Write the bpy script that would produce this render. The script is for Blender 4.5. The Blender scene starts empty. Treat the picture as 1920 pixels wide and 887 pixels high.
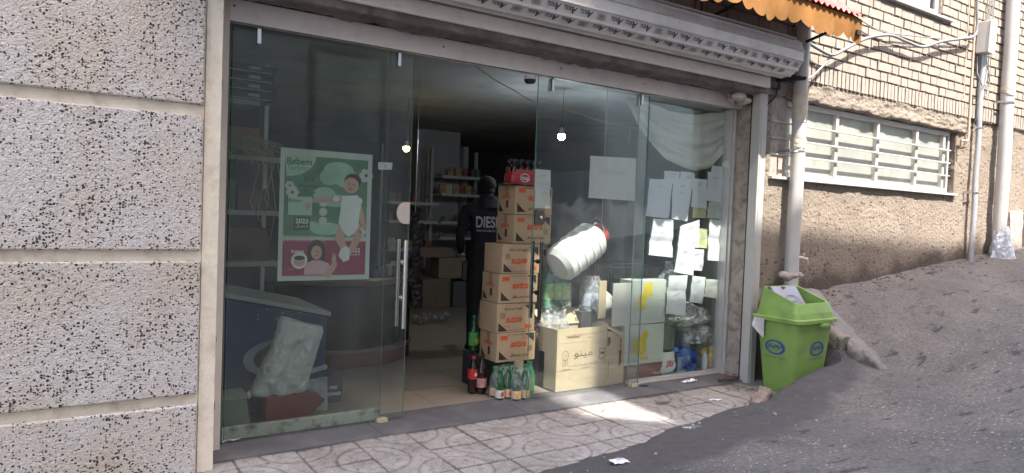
import bpy, math, random
import numpy as np
from mathutils import Vector, Matrix, noise
random.seed(7)
rad = math.radians
SC = bpy.context.scene
COL = SC.collection

# ------------------------------------------------------------------ camera
F = 1295.5
YAW, PITCH, ROLL = rad(33.179), rad(-1.819), rad(2.140)
CAM = Vector((0, -4.24, 1.4))
_f = Vector((math.sin(YAW)*math.cos(PITCH), math.cos(YAW)*math.cos(PITCH), math.sin(PITCH)))
_r0 = Vector((math.cos(YAW), -math.sin(YAW), 0)); _u0 = _r0.cross(_f)
_r = _r0*math.cos(ROLL)+_u0*math.sin(ROLL); _u = -_r0*math.sin(ROLL)+_u0*math.cos(ROLL)
cd = bpy.data.cameras.new('camera'); cam = bpy.data.objects.new('camera', cd); COL.objects.link(cam)
cd.sensor_width = 36; cd.lens = F/1920*36; cd.clip_start = .05; cd.clip_end = 600
M3 = Matrix((_r, _u, -_f)).transposed()
cam.matrix_world = Matrix.Translation(CAM) @ M3.to_4x4()
SC.camera = cam

def at(px, py, Y=None, Z=None, X=None):
    "a pixel of the 1920 wide photo -> point on the plane Y=, Z= or X="
    d = _f + _r*((px-960)/F) - _u*((py-443.5)/F)
    if Y is not None: t = (Y-CAM.y)/d.y
    elif Z is not None: t = (Z-CAM.z)/d.z
    else: t = (X-CAM.x)/d.x
    return CAM + d*t

# ------------------------------------------------------------------ light
SUN_TO = Vector((-0.06, -1.0, 1.6)).normalized()
elev = math.asin(SUN_TO.z)
w = bpy.data.worlds.new('World'); SC.world = w; w.use_nodes = True
nt = w.node_tree; bg = nt.nodes['Background']
sky = nt.nodes.new('ShaderNodeTexSky'); sky.sky_type = 'NISHITA'; sky.sun_disc = False
sky.sun_elevation = elev; sky.sun_rotation = rad(180+3.4); sky.air_density = 1.0; sky.dust_density = 2.5; sky.ozone_density = .7
wb = nt.nodes.new('ShaderNodeMix'); wb.data_type = 'RGBA'; wb.blend_type = 'MULTIPLY'; wb.inputs[0].default_value = 1; wb.inputs[7].default_value = (1.0, .90, .825, 1)
nt.links.new(sky.outputs[0], wb.inputs[6]); nt.links.new(wb.outputs[2], bg.inputs[0]); bg.inputs[1].default_value = 0.15
sl = bpy.data.lights.new('sun', 'SUN'); sl.energy = 2.0; sl.angle = rad(.6); sl.color = (1, .95, .87)
so = bpy.data.objects.new('sun', sl); COL.objects.link(so)
so.rotation_euler = SUN_TO.to_track_quat('Z', 'Y').to_euler(); so.location = SUN_TO*30
SC.view_settings.view_transform = 'Standard'; SC.view_settings.look = 'None'
SC.view_settings.exposure = 2.85; SC.view_settings.gamma = 1
SC.view_settings.use_curve_mapping = False
SC.cycles.max_bounces = 8; SC.cycles.transparent_max_bounces = 24; SC.cycles.diffuse_bounces = 4
SC.cycles.caustics_reflective = False; SC.cycles.caustics_refractive = False
SC.cycles.sample_clamp_indirect = 4

# ------------------------------------------------------------------ materials
MATS = {}
def mat(name, col, rough=.75, var=.12, vs=6, bump=0, bs=60, metal=0, dirt=None, da=.4, ds=3, spec=.4, stretch=None, alpha=None, emit=None, trans=0, bdist=.01, attr=None):
    if name in MATS: return MATS[name]
    m = bpy.data.materials.new(name); m.use_nodes = True; MATS[name] = m
    n = m.node_tree.nodes; L = m.node_tree.links; b = n['Principled BSDF']
    b.inputs['Roughness'].default_value = rough; b.inputs['Metallic'].default_value = metal
    b.inputs['Specular IOR Level'].default_value = spec
    if trans: b.inputs['Transmission Weight'].default_value = trans
    if alpha is not None: b.inputs['Alpha'].default_value = alpha
    if emit: b.inputs['Emission Color'].default_value = (*col, 1); b.inputs['Emission Strength'].default_value = emit
    tc = n.new('ShaderNodeTexCoord'); mp = n.new('ShaderNodeMapping'); L.new(tc.outputs['Object'], mp.inputs[0])
    if stretch: mp.inputs['Scale'].default_value = stretch
    ns = n.new('ShaderNodeTexNoise'); ns.inputs['Scale'].default_value = vs; ns.inputs['Detail'].default_value = 6; L.new(mp.outputs[0], ns.inputs[0])
    mx = n.new('ShaderNodeMix'); mx.data_type = 'RGBA'
    mx.inputs[6].default_value = tuple(min(1, c*(1-var)) for c in col)+(1,)
    mx.inputs[7].default_value = tuple(min(1, c*(1+var)) for c in col)+(1,)
    rm = n.new('ShaderNodeMapRange'); rm.inputs[1].default_value = .3; rm.inputs[2].default_value = .7
    L.new(ns.outputs[0], rm.inputs[0]); L.new(rm.outputs[0], mx.inputs[0]); out = mx.outputs[2]
    if dirt:
        n2 = n.new('ShaderNodeTexNoise'); n2.inputs['Scale'].default_value = ds; n2.inputs['Detail'].default_value = 9; n2.inputs['Roughness'].default_value = .65
        L.new(mp.outputs[0], n2.inputs[0])
        r2 = n.new('ShaderNodeMapRange'); r2.inputs[1].default_value = .5; r2.inputs[2].default_value = .72; r2.inputs[4].default_value = da
        L.new(n2.outputs[0], r2.inputs[0])
        m2 = n.new('ShaderNodeMix'); m2.data_type = 'RGBA'; m2.inputs[7].default_value = (*dirt, 1)
        L.new(r2.outputs[0], m2.inputs[0]); L.new(out, m2.inputs[6]); out = m2.outputs[2]
    if attr:
        a = n.new('ShaderNodeAttribute'); a.attribute_name = attr[0]
        m3 = n.new('ShaderNodeMix'); m3.data_type = 'RGBA'; m3.inputs[7].default_value = (*attr[1], 1)
        L.new(a.outputs['Fac'], m3.inputs[0]); L.new(out, m3.inputs[6]); out = m3.outputs[2]
    L.new(out, b.inputs['Base Color'])
    if bump:
        n3 = n.new('ShaderNodeTexNoise'); n3.inputs['Scale'].default_value = bs; n3.inputs['Detail'].default_value = 5
        L.new(mp.outputs[0], n3.inputs[0])
        bp = n.new('ShaderNodeBump'); bp.inputs['Strength'].default_value = bump; bp.inputs['Distance'].default_value = bdist
        L.new(n3.outputs[0], bp.inputs['Height']); L.new(bp.outputs[0], b.inputs['Normal'])
    m['out'] = 0
    return m

def nodes(m): return m.node_tree.nodes, m.node_tree.links, m.node_tree.nodes['Principled BSDF']

def granular_stone():
    m = bpy.data.materials.new('granular_stone'); m.use_nodes = True; n, L, b = nodes(m)
    b.inputs['Roughness'].default_value = .75
    tc = n.new('ShaderNodeTexCoord')
    wn = n.new('ShaderNodeTexNoise'); wn.inputs['Scale'].default_value = 55; wn.inputs['Detail'].default_value = 2; L.new(tc.outputs['Object'], wn.inputs[0])
    ws = n.new('ShaderNodeVectorMath'); ws.operation = 'SCALE'; ws.inputs[3].default_value = .022; L.new(wn.outputs['Color'], ws.inputs[0])
    wa = n.new('ShaderNodeVectorMath'); wa.operation = 'ADD'; L.new(tc.outputs['Object'], wa.inputs[0]); L.new(ws.outputs[0], wa.inputs[1])
    # black chips
    mp = n.new('ShaderNodeMapping'); mp.inputs['Scale'].default_value = (78, 28, 92); L.new(wa.outputs[0], mp.inputs[0])
    v = n.new('ShaderNodeTexVoronoi'); v.feature = 'F1'; v.inputs['Scale'].default_value = 1; L.new(mp.outputs[0], v.inputs[0])
    sp = n.new('ShaderNodeSeparateColor'); L.new(v.outputs['Color'], sp.inputs[0])
    # per-cell radius
    rr = n.new('ShaderNodeMapRange'); rr.inputs[1].default_value = .16; rr.inputs[2].default_value = .9; rr.inputs[3].default_value = .0; rr.inputs[4].default_value = .56
    L.new(sp.outputs[0], rr.inputs[0])
    cl = n.new('ShaderNodeTexNoise'); cl.inputs['Scale'].default_value = 5; L.new(tc.outputs['Object'], cl.inputs[0])
    cm = n.new('ShaderNodeMapRange'); cm.inputs[1].default_value = .3; cm.inputs[2].default_value = .6; cm.inputs[3].default_value = .55; cm.inputs[4].default_value = 1; L.new(cl.outputs[0], cm.inputs[0])
    mu = n.new('ShaderNodeMath'); mu.operation = 'MULTIPLY'; L.new(rr.outputs[0], mu.inputs[0]); L.new(cm.outputs[0], mu.inputs[1])
    lt = n.new('ShaderNodeMath'); lt.operation = 'LESS_THAN'; L.new(v.outputs['Distance'], lt.inputs[0]); L.new(mu.outputs[0], lt.inputs[1])
    chip = n.new('ShaderNodeMix'); chip.data_type = 'RGBA'; chip.inputs[6].default_value = (.025, .024, .028, 1); chip.inputs[7].default_value = (.10, .085, .08, 1)
    pw = n.new('ShaderNodeMath'); pw.operation = 'POWER'; pw.inputs[1].default_value = 2.5; L.new(sp.outputs[1], pw.inputs[0]); L.new(pw.outputs[0], chip.inputs[0])
    # pale ground with warm cast stains
    ns = n.new('ShaderNodeTexNoise'); ns.inputs['Scale'].default_value = 2.6; ns.inputs['Detail'].default_value = 8; L.new(tc.outputs['Object'], ns.inputs[0])
    mr = n.new('ShaderNodeMapRange'); mr.inputs[1].default_value = .42; mr.inputs[2].default_value = .75; L.new(ns.outputs[0], mr.inputs[0])
    base = n.new('ShaderNodeMix'); base.data_type = 'RGBA'; base.inputs[6].default_value = (.62, .572, .535, 1); base.inputs[7].default_value = (.56, .48, .37, 1); L.new(mr.outputs[0], base.inputs[0])
    # fine grain shading
    g = n.new('ShaderNodeTexVoronoi'); g.inputs['Scale'].default_value = 105; L.new(tc.outputs['Object'], g.inputs[0])
    gs = n.new('ShaderNodeSeparateColor'); L.new(g.outputs['Color'], gs.inputs[0])
    gm = n.new('ShaderNodeMapRange'); gm.inputs[3].default_value = .84; gm.inputs[4].default_value = 1.05; L.new(gs.outputs[0], gm.inputs[0])
    bm = n.new('ShaderNodeVectorMath'); bm.operation = 'SCALE'; L.new(base.outputs[2], bm.inputs[0]); L.new(gm.outputs[0], bm.inputs[3])
    fin = n.new('ShaderNodeMix'); fin.data_type = 'RGBA'; L.new(lt.outputs[0], fin.inputs[0]); L.new(bm.outputs[0], fin.inputs[6]); L.new(chip.outputs[2], fin.inputs[7])
    L.new(fin.outputs[2], b.inputs['Base Color'])
    b1 = n.new('ShaderNodeBump'); b1.inputs['Strength'].default_value = .6; b1.inputs['Distance'].default_value = .005; b1.invert = True
    L.new(g.outputs['Distance'], b1.inputs['Height'])
    n3 = n.new('ShaderNodeTexNoise'); n3.inputs['Scale'].default_value = 48; n3.inputs['Detail'].default_value = 4; L.new(tc.outputs['Object'], n3.inputs[0])
    b2 = n.new('ShaderNodeBump'); b2.inputs['Strength'].default_value = .8; b2.inputs['Distance'].default_value = .006; L.new(n3.outputs[0], b2.inputs['Height']); L.new(b1.outputs[0], b2.inputs['Normal'])
    L.new(b2.outputs[0], b.inputs['Normal'])
    return m

def rough_plaster(name, c1, c2, pit=(.12, .095, .08), wet=None):
    m = bpy.data.materials.new(name); m.use_nodes = True; n, L, b = nodes(m)
    b.inputs['Roughness'].default_value = .92; b.inputs['Specular IOR Level'].default_value = .15
    tc = n.new('ShaderNodeTexCoord')
    ns = n.new('ShaderNodeTexNoise'); ns.inputs['Scale'].default_value = 2.2; ns.inputs['Detail'].default_value = 10; ns.inputs['Roughness'].default_value = .65; L.new(tc.outputs['Object'], ns.inputs[0])
    mr = n.new('ShaderNodeMapRange'); mr.inputs[1].default_value = .35; mr.inputs[2].default_value = .68; L.new(ns.outputs[0], mr.inputs[0])
    base = n.new('ShaderNodeMix'); base.data_type = 'RGBA'; base.inputs[6].default_value = (*c1, 1); base.inputs[7].default_value = (*c2, 1); L.new(mr.outputs[0], base.inputs[0])
    mp = n.new('ShaderNodeMapping'); mp.inputs['Scale'].default_value = (17, 17, 34); L.new(tc.outputs['Object'], mp.inputs[0])
    wn = n.new('ShaderNodeTexNoise'); wn.inputs['Scale'].default_value = 3; L.new(mp.outputs[0], wn.inputs[0])
    wa = n.new('ShaderNodeVectorMath'); wa.operation = 'ADD'; L.new(mp.outputs[0], wa.inputs[0]); L.new(wn.outputs['Color'], wa.inputs[1])
    v = n.new('ShaderNodeTexVoronoi'); v.inputs['Scale'].default_value = 1; L.new(wa.outputs[0], v.inputs[0])
    sp = n.new('ShaderNodeSeparateColor'); L.new(v.outputs['Color'], sp.inputs[0])
    rr = n.new('ShaderNodeMapRange'); rr.inputs[1].default_value = .48; rr.inputs[2].default_value = 1; rr.inputs[4].default_value = .42; L.new(sp.outputs[0], rr.inputs[0])
    lt = n.new('ShaderNodeMath'); lt.operation = 'LESS_THAN'; L.new(v.outputs['Distance'], lt.inputs[0]); L.new(rr.outputs[0], lt.inputs[1])
    f = n.new('ShaderNodeMath'); f.operation = 'MULTIPLY'; f.inputs[1].default_value = .8; L.new(lt.outputs[0], f.inputs[0])
    fin = n.new('ShaderNodeMix'); fin.data_type = 'RGBA'; L.new(f.outputs[0], fin.inputs[0]); L.new(base.outputs[2], fin.inputs[6]); fin.inputs[7].default_value = (*pit, 1)
    L.new(fin.outputs[2], b.inputs['Base Color'])
    n3 = n.new('ShaderNodeTexNoise'); n3.inputs['Scale'].default_value = 26; n3.inputs['Detail'].default_value = 9; n3.inputs['Roughness'].default_value = .75; L.new(tc.outputs['Object'], n3.inputs[0])
    sb = n.new('ShaderNodeMath'); sb.operation = 'SUBTRACT'; L.new(n3.outputs[0], sb.inputs[0]); 
    f2 = n.new('ShaderNodeMath'); f2.operation = 'MULTIPLY'; f2.inputs[1].default_value = .25; L.new(lt.outputs[0], f2.inputs[0]); L.new(f2.outputs[0], sb.inputs[1])
    bp = n.new('ShaderNodeBump'); bp.inputs['Strength'].default_value = 1; bp.inputs['Distance'].default_value = .055; L.new(sb.outputs[0], bp.inputs['Height'])
    L.new(bp.outputs[0], b.inputs['Normal'])
    if wet:
        a = n.new('ShaderNodeAttribute'); a.attribute_name = 'stain'
        m3 = n.new('ShaderNodeMix'); m3.data_type = 'RGBA'; m3.inputs[7].default_value = (*wet, 1)
        L.new(a.outputs['Fac'], m3.inputs[0]); L.new(fin.outputs[2], m3.inputs[6]); L.new(m3.outputs[2], b.inputs['Base Color'])
    return m

def asphalt():
    m = bpy.data.materials.new('worn_asphalt'); m.use_nodes = True; n, L, b = nodes(m)
    b.inputs['Roughness'].default_value = .88; b.inputs['Specular IOR Level'].default_value = .3
    tc = n.new('ShaderNodeTexCoord')
    at_ = n.new('ShaderNodeAttribute'); at_.attribute_name = 'patch'
    ns = n.new('ShaderNodeTexNoise'); ns.inputs['Scale'].default_value = 1.6; ns.inputs['Detail'].default_value = 10; ns.inputs['Roughness'].default_value = .62; L.new(tc.outputs['Object'], ns.inputs[0])
    mr = n.new('ShaderNodeMapRange'); mr.inputs[1].default_value = .35; mr.inputs[2].default_value = .66; L.new(ns.outputs[0], mr.inputs[0])
    old = n.new('ShaderNodeMix'); old.data_type = 'RGBA'; old.inputs[6].default_value = (.160, .149, .139, 1); old.inputs[7].default_value = (.245, .222, .20, 1); L.new(mr.outputs[0], old.inputs[0])
    n5 = n.new('ShaderNodeTexNoise'); n5.inputs['Scale'].default_value = 45; n5.inputs['Detail'].default_value = 4; L.new(tc.outputs['Object'], n5.inputs[0])
    m5 = n.new('ShaderNodeMapRange'); m5.inputs[1].default_value = .3; m5.inputs[2].default_value = .7; m5.inputs[3].default_value = .72; m5.inputs[4].default_value = 1.22; L.new(n5.outputs[0], m5.inputs[0])
    osc = n.new('ShaderNodeVectorMath'); osc.operation = 'SCALE'; L.new(old.outputs[2], osc.inputs[0]); L.new(m5.outputs[0], osc.inputs[3])
    # light stone chips exposed by wear
    wn = n.new('ShaderNodeTexNoise'); wn.inputs['Scale'].default_value = 70; L.new(tc.outputs['Object'], wn.inputs[0])
    ws = n.new('ShaderNodeVectorMath'); ws.operation = 'SCALE'; ws.inputs[3].default_value = .02; L.new(wn.outputs['Color'], ws.inputs[0])
    wa = n.new('ShaderNodeVectorMath'); wa.operation = 'ADD'; L.new(tc.outputs['Object'], wa.inputs[0]); L.new(ws.outputs[0], wa.inputs[1])
    v = n.new('ShaderNodeTexVoronoi'); v.inputs['Scale'].default_value = 50; L.new(wa.outputs[0], v.inputs[0])
    sp = n.new('ShaderNodeSeparateColor'); L.new(v.outputs['Color'], sp.inputs[0]); vr = n.new('ShaderNodeMapRange'); vr.inputs[3].default_value = .1; vr.inputs[4].default_value = .42; L.new(sp.outputs[1], vr.inputs[0])
    n4 = n.new('ShaderNodeTexNoise'); n4.inputs['Scale'].default_value = 1.1; n4.inputs['Detail'].default_value = 3; L.new(tc.outputs['Object'], n4.inputs[0])
    th = n.new('ShaderNodeMapRange'); th.inputs[1].default_value = .35; th.inputs[2].default_value = .62; th.inputs[3].default_value = 1.0; th.inputs[4].default_value = .62; L.new(n4.outputs[0], th.inputs[0])
    gt = n.new('ShaderNodeMath'); gt.operation = 'GREATER_THAN'; L.new(sp.outputs[0], gt.inputs[0]); L.new(th.outputs[0], gt.inputs[1])
    ls = n.new('ShaderNodeMath'); ls.operation = 'LESS_THAN'; L.new(vr.outputs[0], ls.inputs[1]); L.new(v.outputs['Distance'], ls.inputs[0])
    an = n.new('ShaderNodeMath'); an.operation = 'MULTIPLY'; L.new(gt.outputs[0], an.inputs[0]); L.new(ls.outputs[0], an.inputs[1])
    inv = n.new('ShaderNodeMath'); inv.operation = 'SUBTRACT'; inv.inputs[0].default_value = 1; L.new(at_.outputs['Fac'], inv.inputs[1])
    cw = n.new('ShaderNodeAttribute'); cw.attribute_name = 'chips'
    an1 = n.new('ShaderNodeMath'); an1.operation = 'MULTIPLY'; L.new(an.outputs[0], an1.inputs[0]); L.new(cw.outputs['Fac'], an1.inputs[1])
    an2 = n.new('ShaderNodeMath'); an2.operation = 'MULTIPLY'; L.new(an1.outputs[0], an2.inputs[0]); L.new(inv.outputs[0], an2.inputs[1])
    ch = n.new('ShaderNodeMix'); ch.data_type = 'RGBA'; ch.inputs[7].default_value = (.52, .46, .42, 1); L.new(an2.outputs[0], ch.inputs[0]); L.new(osc.outputs[0], ch.inputs[6])
    pt = n.new('ShaderNodeMix'); pt.data_type = 'RGBA'; pt.inputs[7].default_value = (.085, .077, .083, 1)
    n6 = n.new('ShaderNodeTexNoise'); n6.inputs['Scale'].default_value = 14; n6.inputs['Detail'].default_value = 8; L.new(tc.outputs['Object'], n6.inputs[0])
    pc = n.new('ShaderNodeMix'); pc.data_type = 'RGBA'; pc.inputs[6].default_value = (.088, .083, .083, 1); pc.inputs[7].default_value = (.145, .136, .134, 1); L.new(n6.outputs[0], pc.inputs[0]); L.new(pc.outputs[2], pt.inputs[7])
    L.new(at_.outputs['Fac'], pt.inputs[0]); L.new(ch.outputs[2], pt.inputs[6]); L.new(pt.outputs[2], b.inputs['Base Color'])
    pm_ = n.new('ShaderNodeMapping'); pm_.inputs['Scale'].default_value = (3.2, 11, 11); L.new(tc.outputs['Object'], pm_.inputs[0])
    pn = n.new('ShaderNodeTexNoise'); pn.inputs['Scale'].default_value = 1.0; pn.inputs['Detail'].default_value = 7; pn.inputs['Roughness'].default_value = .6; L.new(pm_.outputs[0], pn.inputs[0])
    pr = n.new('ShaderNodeMapRange'); pr.inputs[1].default_value = .585; pr.inputs[2].default_value = .66; pr.inputs[4].default_value = .75; L.new(pn.outputs[0], pr.inputs[0])
    pi_ = n.new('ShaderNodeMath'); pi_.operation = 'MULTIPLY'; L.new(pr.outputs[0], pi_.inputs[0]); L.new(inv.outputs[0], pi_.inputs[1])
    # crazed cracks
    cv = n.new('ShaderNodeTexVoronoi'); cv.feature = 'DISTANCE_TO_EDGE'; cv.inputs['Scale'].default_value = 1.5
    cws = n.new('ShaderNodeVectorMath'); cws.operation = 'SCALE'; cws.inputs[3].default_value = .5; L.new(ns.outputs['Color'], cws.inputs[0])
    cwa = n.new('ShaderNodeVectorMath'); cwa.operation = 'ADD'; L.new(tc.outputs['Object'], cwa.inputs[0]); L.new(cws.outputs[0], cwa.inputs[1]); L.new(cwa.outputs[0], cv.inputs[0])
    cr = n.new('ShaderNodeMapRange'); cr.inputs[1].default_value = .0; cr.inputs[2].default_value = .012; cr.inputs[3].default_value = .55; cr.inputs[4].default_value = 0; L.new(cv.outputs['Distance'], cr.inputs[0])
    ca_ = n.new('ShaderNodeMath'); ca_.operation = 'MULTIPLY'; L.new(cr.outputs[0], ca_.inputs[0]); L.new(mr.outputs[0], ca_.inputs[1])
    cm_ = n.new('ShaderNodeMath'); cm_.operation = 'MAXIMUM'; L.new(ca_.outputs[0], cm_.inputs[0]); L.new(pi_.outputs[0], cm_.inputs[1])
    pf = n.new('ShaderNodeMix'); pf.data_type = 'RGBA'; pf.inputs[7].default_value = (.05, .043, .043, 1); L.new(cm_.outputs[0], pf.inputs[0]); L.new(pt.outputs[2], pf.inputs[6]); L.new(pf.outputs[2], b.inputs['Base Color'])
    n3 = n.new('ShaderNodeTexNoise'); n3.inputs['Scale'].default_value = 90; n3.inputs['Detail'].default_value = 6; L.new(tc.outputs['Object'], n3.inputs[0])
    ad = n.new('ShaderNodeMath'); ad.operation = 'ADD'; L.new(n3.outputs[0], ad.inputs[0]); 
    a3 = n.new('ShaderNodeMath'); a3.operation = 'MULTIPLY'; a3.inputs[1].default_value = .3; L.new(an2.outputs[0], a3.inputs[0]); L.new(a3.outputs[0], ad.inputs[1])
    bp = n.new('ShaderNodeBump'); bp.inputs['Strength'].default_value = 1; bp.inputs['Distance'].default_value = .028; L.new(ad.outputs[0], bp.inputs['Height']); L.new(bp.outputs[0], b.inputs['Normal'])
    return m

def glass_mat(name, tint, dust, dcol, refl=1.0, dscale=3.0):
    "thin tinted pane: straight-through transmission, mirror reflection by Fresnel, and a film of dust"
    m = bpy.data.materials.new(name); m.use_nodes = True; n = m.node_tree.nodes; L = m.node_tree.links
    n.remove(n['Principled BSDF']); o = n['Material Output']
    tr = n.new('ShaderNodeBsdfTransparent'); tr.inputs[0].default_value = (*tint, 1)
    gl = n.new('ShaderNodeBsdfGlossy'); gl.inputs['Roughness'].default_value = .015; gl.inputs[0].default_value = (.9, 1, .95, 1)
    fr = n.new('ShaderNodeFresnel'); fr.inputs[0].default_value = 1.52
    fm = n.new('ShaderNodeMath'); fm.operation = 'MULTIPLY'; fm.inputs[1].default_value = refl; L.new(fr.outputs[0], fm.inputs[0])
    m1 = n.new('ShaderNodeMixShader'); L.new(fm.outputs[0], m1.inputs[0]); L.new(tr.outputs[0], m1.inputs[1]); L.new(gl.outputs[0], m1.inputs[2])
    df = n.new('ShaderNodeBsdfDiffuse'); df.inputs[0].default_value = (*dcol, 1)
    tc = n.new('ShaderNodeTexCoord'); ns = n.new('ShaderNodeTexNoise'); ns.inputs['Scale'].default_value = dscale; ns.inputs['Detail'].default_value = 10; ns.inputs['Roughness'].default_value = .68
    L.new(tc.outputs['Object'], ns.inputs[0])
    mr = n.new('ShaderNodeMapRange'); mr.inputs[1].default_value = .38; mr.inputs[2].default_value = .75; mr.inputs[3].default_value = dust*.45; mr.inputs[4].default_value = dust*2.2; L.new(ns.outputs[0], mr.inputs[0])
    # dried specks
    v = n.new('ShaderNodeTexVoronoi'); v.inputs['Scale'].default_value = 38; L.new(tc.outputs['Object'], v.inputs[0])
    sp = n.new('ShaderNodeSeparateColor'); L.new(v.outputs['Color'], sp.inputs[0])
    rr = n.new('ShaderNodeMapRange'); rr.inputs[1].default_value = .88; rr.inputs[2].default_value = 1; rr.inputs[4].default_value = .1; L.new(sp.outputs[0], rr.inputs[0])
    lt = n.new('ShaderNodeMath'); lt.operation = 'LESS_THAN'; L.new(v.outputs['Distance'], lt.inputs[0]); L.new(rr.outputs[0], lt.inputs[1])
    s2 = n.new('ShaderNodeMath'); s2.operation = 'MULTIPLY_ADD'; s2.inputs[1].default_value = dust*4; L.new(lt.outputs[0], s2.inputs[0]); L.new(mr.outputs[0], s2.inputs[2])
    m2 = n.new('ShaderNodeMixShader'); L.new(s2.outputs[0], m2.inputs[0]); L.new(m1.outputs[0], m2.inputs[1]); L.new(df.outputs[0], m2.inputs[2])
    L.new(m2.outputs[0], o.inputs[0])
    return m

def film_mat(name, a=.18, rough=.2, col=(.9, .92, .95)):
    m = bpy.data.materials.new(name); m.use_nodes = True; n, L, b = nodes(m)
    b.inputs['Base Color'].default_value = (*col, 1); b.inputs['Roughness'].default_value = rough
    tc = n.new('ShaderNodeTexCoord'); ns = n.new('ShaderNodeTexNoise'); ns.inputs['Scale'].default_value = 14; ns.inputs['Detail'].default_value = 5; ns.inputs['Distortion'].default_value = 1.5
    L.new(tc.outputs['Object'], ns.inputs[0])
    mr = n.new('ShaderNodeMapRange'); mr.inputs[1].default_value = .4; mr.inputs[2].default_value = .7; mr.inputs[3].default_value = a*.3; mr.inputs[4].default_value = a*2.2
    L.new(ns.outputs[0], mr.inputs[0]); L.new(mr.outputs[0], b.inputs['Alpha'])
    bp = n.new('ShaderNodeBump'); bp.inputs['Distance'].default_value = .02; L.new(ns.outputs[0], bp.inputs['Height']); L.new(bp.outputs[0], b.inputs['Normal'])
    return m

# ------------------------------------------------------------------ mesh builder
ARB = {}
def _reg(ch, base, n):
    ARB[ch] = [chr(base+i) for i in range(n)]
for ch, b_, n_ in (('ا',0xFE8D,2),('آ',0xFE81,2),('ب',0xFE8F,4),('پ',0xFB56,4),('ت',0xFE95,4),('ث',0xFE99,4),('ج',0xFE9D,4),('ح',0xFEA1,4),('خ',0xFEA5,4),
        ('د',0xFEA9,2),('ر',0xFEAD,2),('ز',0xFEAF,2),('ژ',0xFB8A,2),('س',0xFEB1,4),('ش',0xFEB5,4),('ص',0xFEB9,4),('ط',0xFEC1,4),('ظ',0xFEC5,4),('ع',0xFEC9,4),('غ',0xFECD,4),
        ('ف',0xFED1,4),('ق',0xFED5,4),('ک',0xFB8E,4),('گ',0xFB92,4),('ل',0xFEDD,4),('م',0xFEE1,4),('ن',0xFEE5,4),('و',0xFEED,2),('ه',0xFEE9,4),('ی',0xFBFC,4)):
    _reg(ch, b_, n_)
def arabic(s):
    out = []
    if not any(ch in ARB for ch in s): return s
    for i, ch in enumerate(s):
        if ch not in ARB: out.append(ch); continue
        f = ARB[ch]; pj = i > 0 and s[i-1] in ARB and len(ARB[s[i-1]]) == 4
        nj = i+1 < len(s) and s[i+1] in ARB and len(f) == 4
        out.append(f[3] if (pj and nj) else f[1] if pj else f[2] if nj else f[0])
    return ''.join(out[::-1])

_tcache = {}
def text_geo(s, bold=0, shear=0):
    k = (s, bold, shear)
    if k in _tcache: return _tcache[k]
    c = bpy.data.curves.new('tmp', 'FONT'); c.body = arabic(s); c.resolution_u = 3; c.offset = bold; c.shear = shear
    o = bpy.data.objects.new('tmp', c); COL.objects.link(o)
    me = bpy.data.meshes.new_from_object(o)
    vs = [v.co.copy() for v in me.vertices]; fs = [tuple(p.vertices) for p in me.polygons]
    bpy.data.objects.remove(o); bpy.data.curves.remove(c); bpy.data.meshes.remove(me)
    # islands, each lifted a hair so overlapping strokes never share a plane
    par = list(range(len(vs)))
    def fd(a):
        while par[a] != a: par[a] = par[par[a]]; a = par[a]
        return a
    for f in fs:
        for v in f[1:]: par[fd(v)] = fd(f[0])
    ids = {}
    for i in range(len(vs)):
        r = fd(i); ids.setdefault(r, len(ids)); vs[i] = (vs[i].x, vs[i].y, ids[r] % 5)
    if vs:
        x0 = min(v[0] for v in vs); x1 = max(v[0] for v in vs); y0 = min(v[1] for v in vs); y1 = max(v[1] for v in vs)
    else: x0 = y0 = 0; x1 = y1 = 1
    _tcache[k] = (vs, fs, x0, x1, y0, y1); return _tcache[k]

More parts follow.
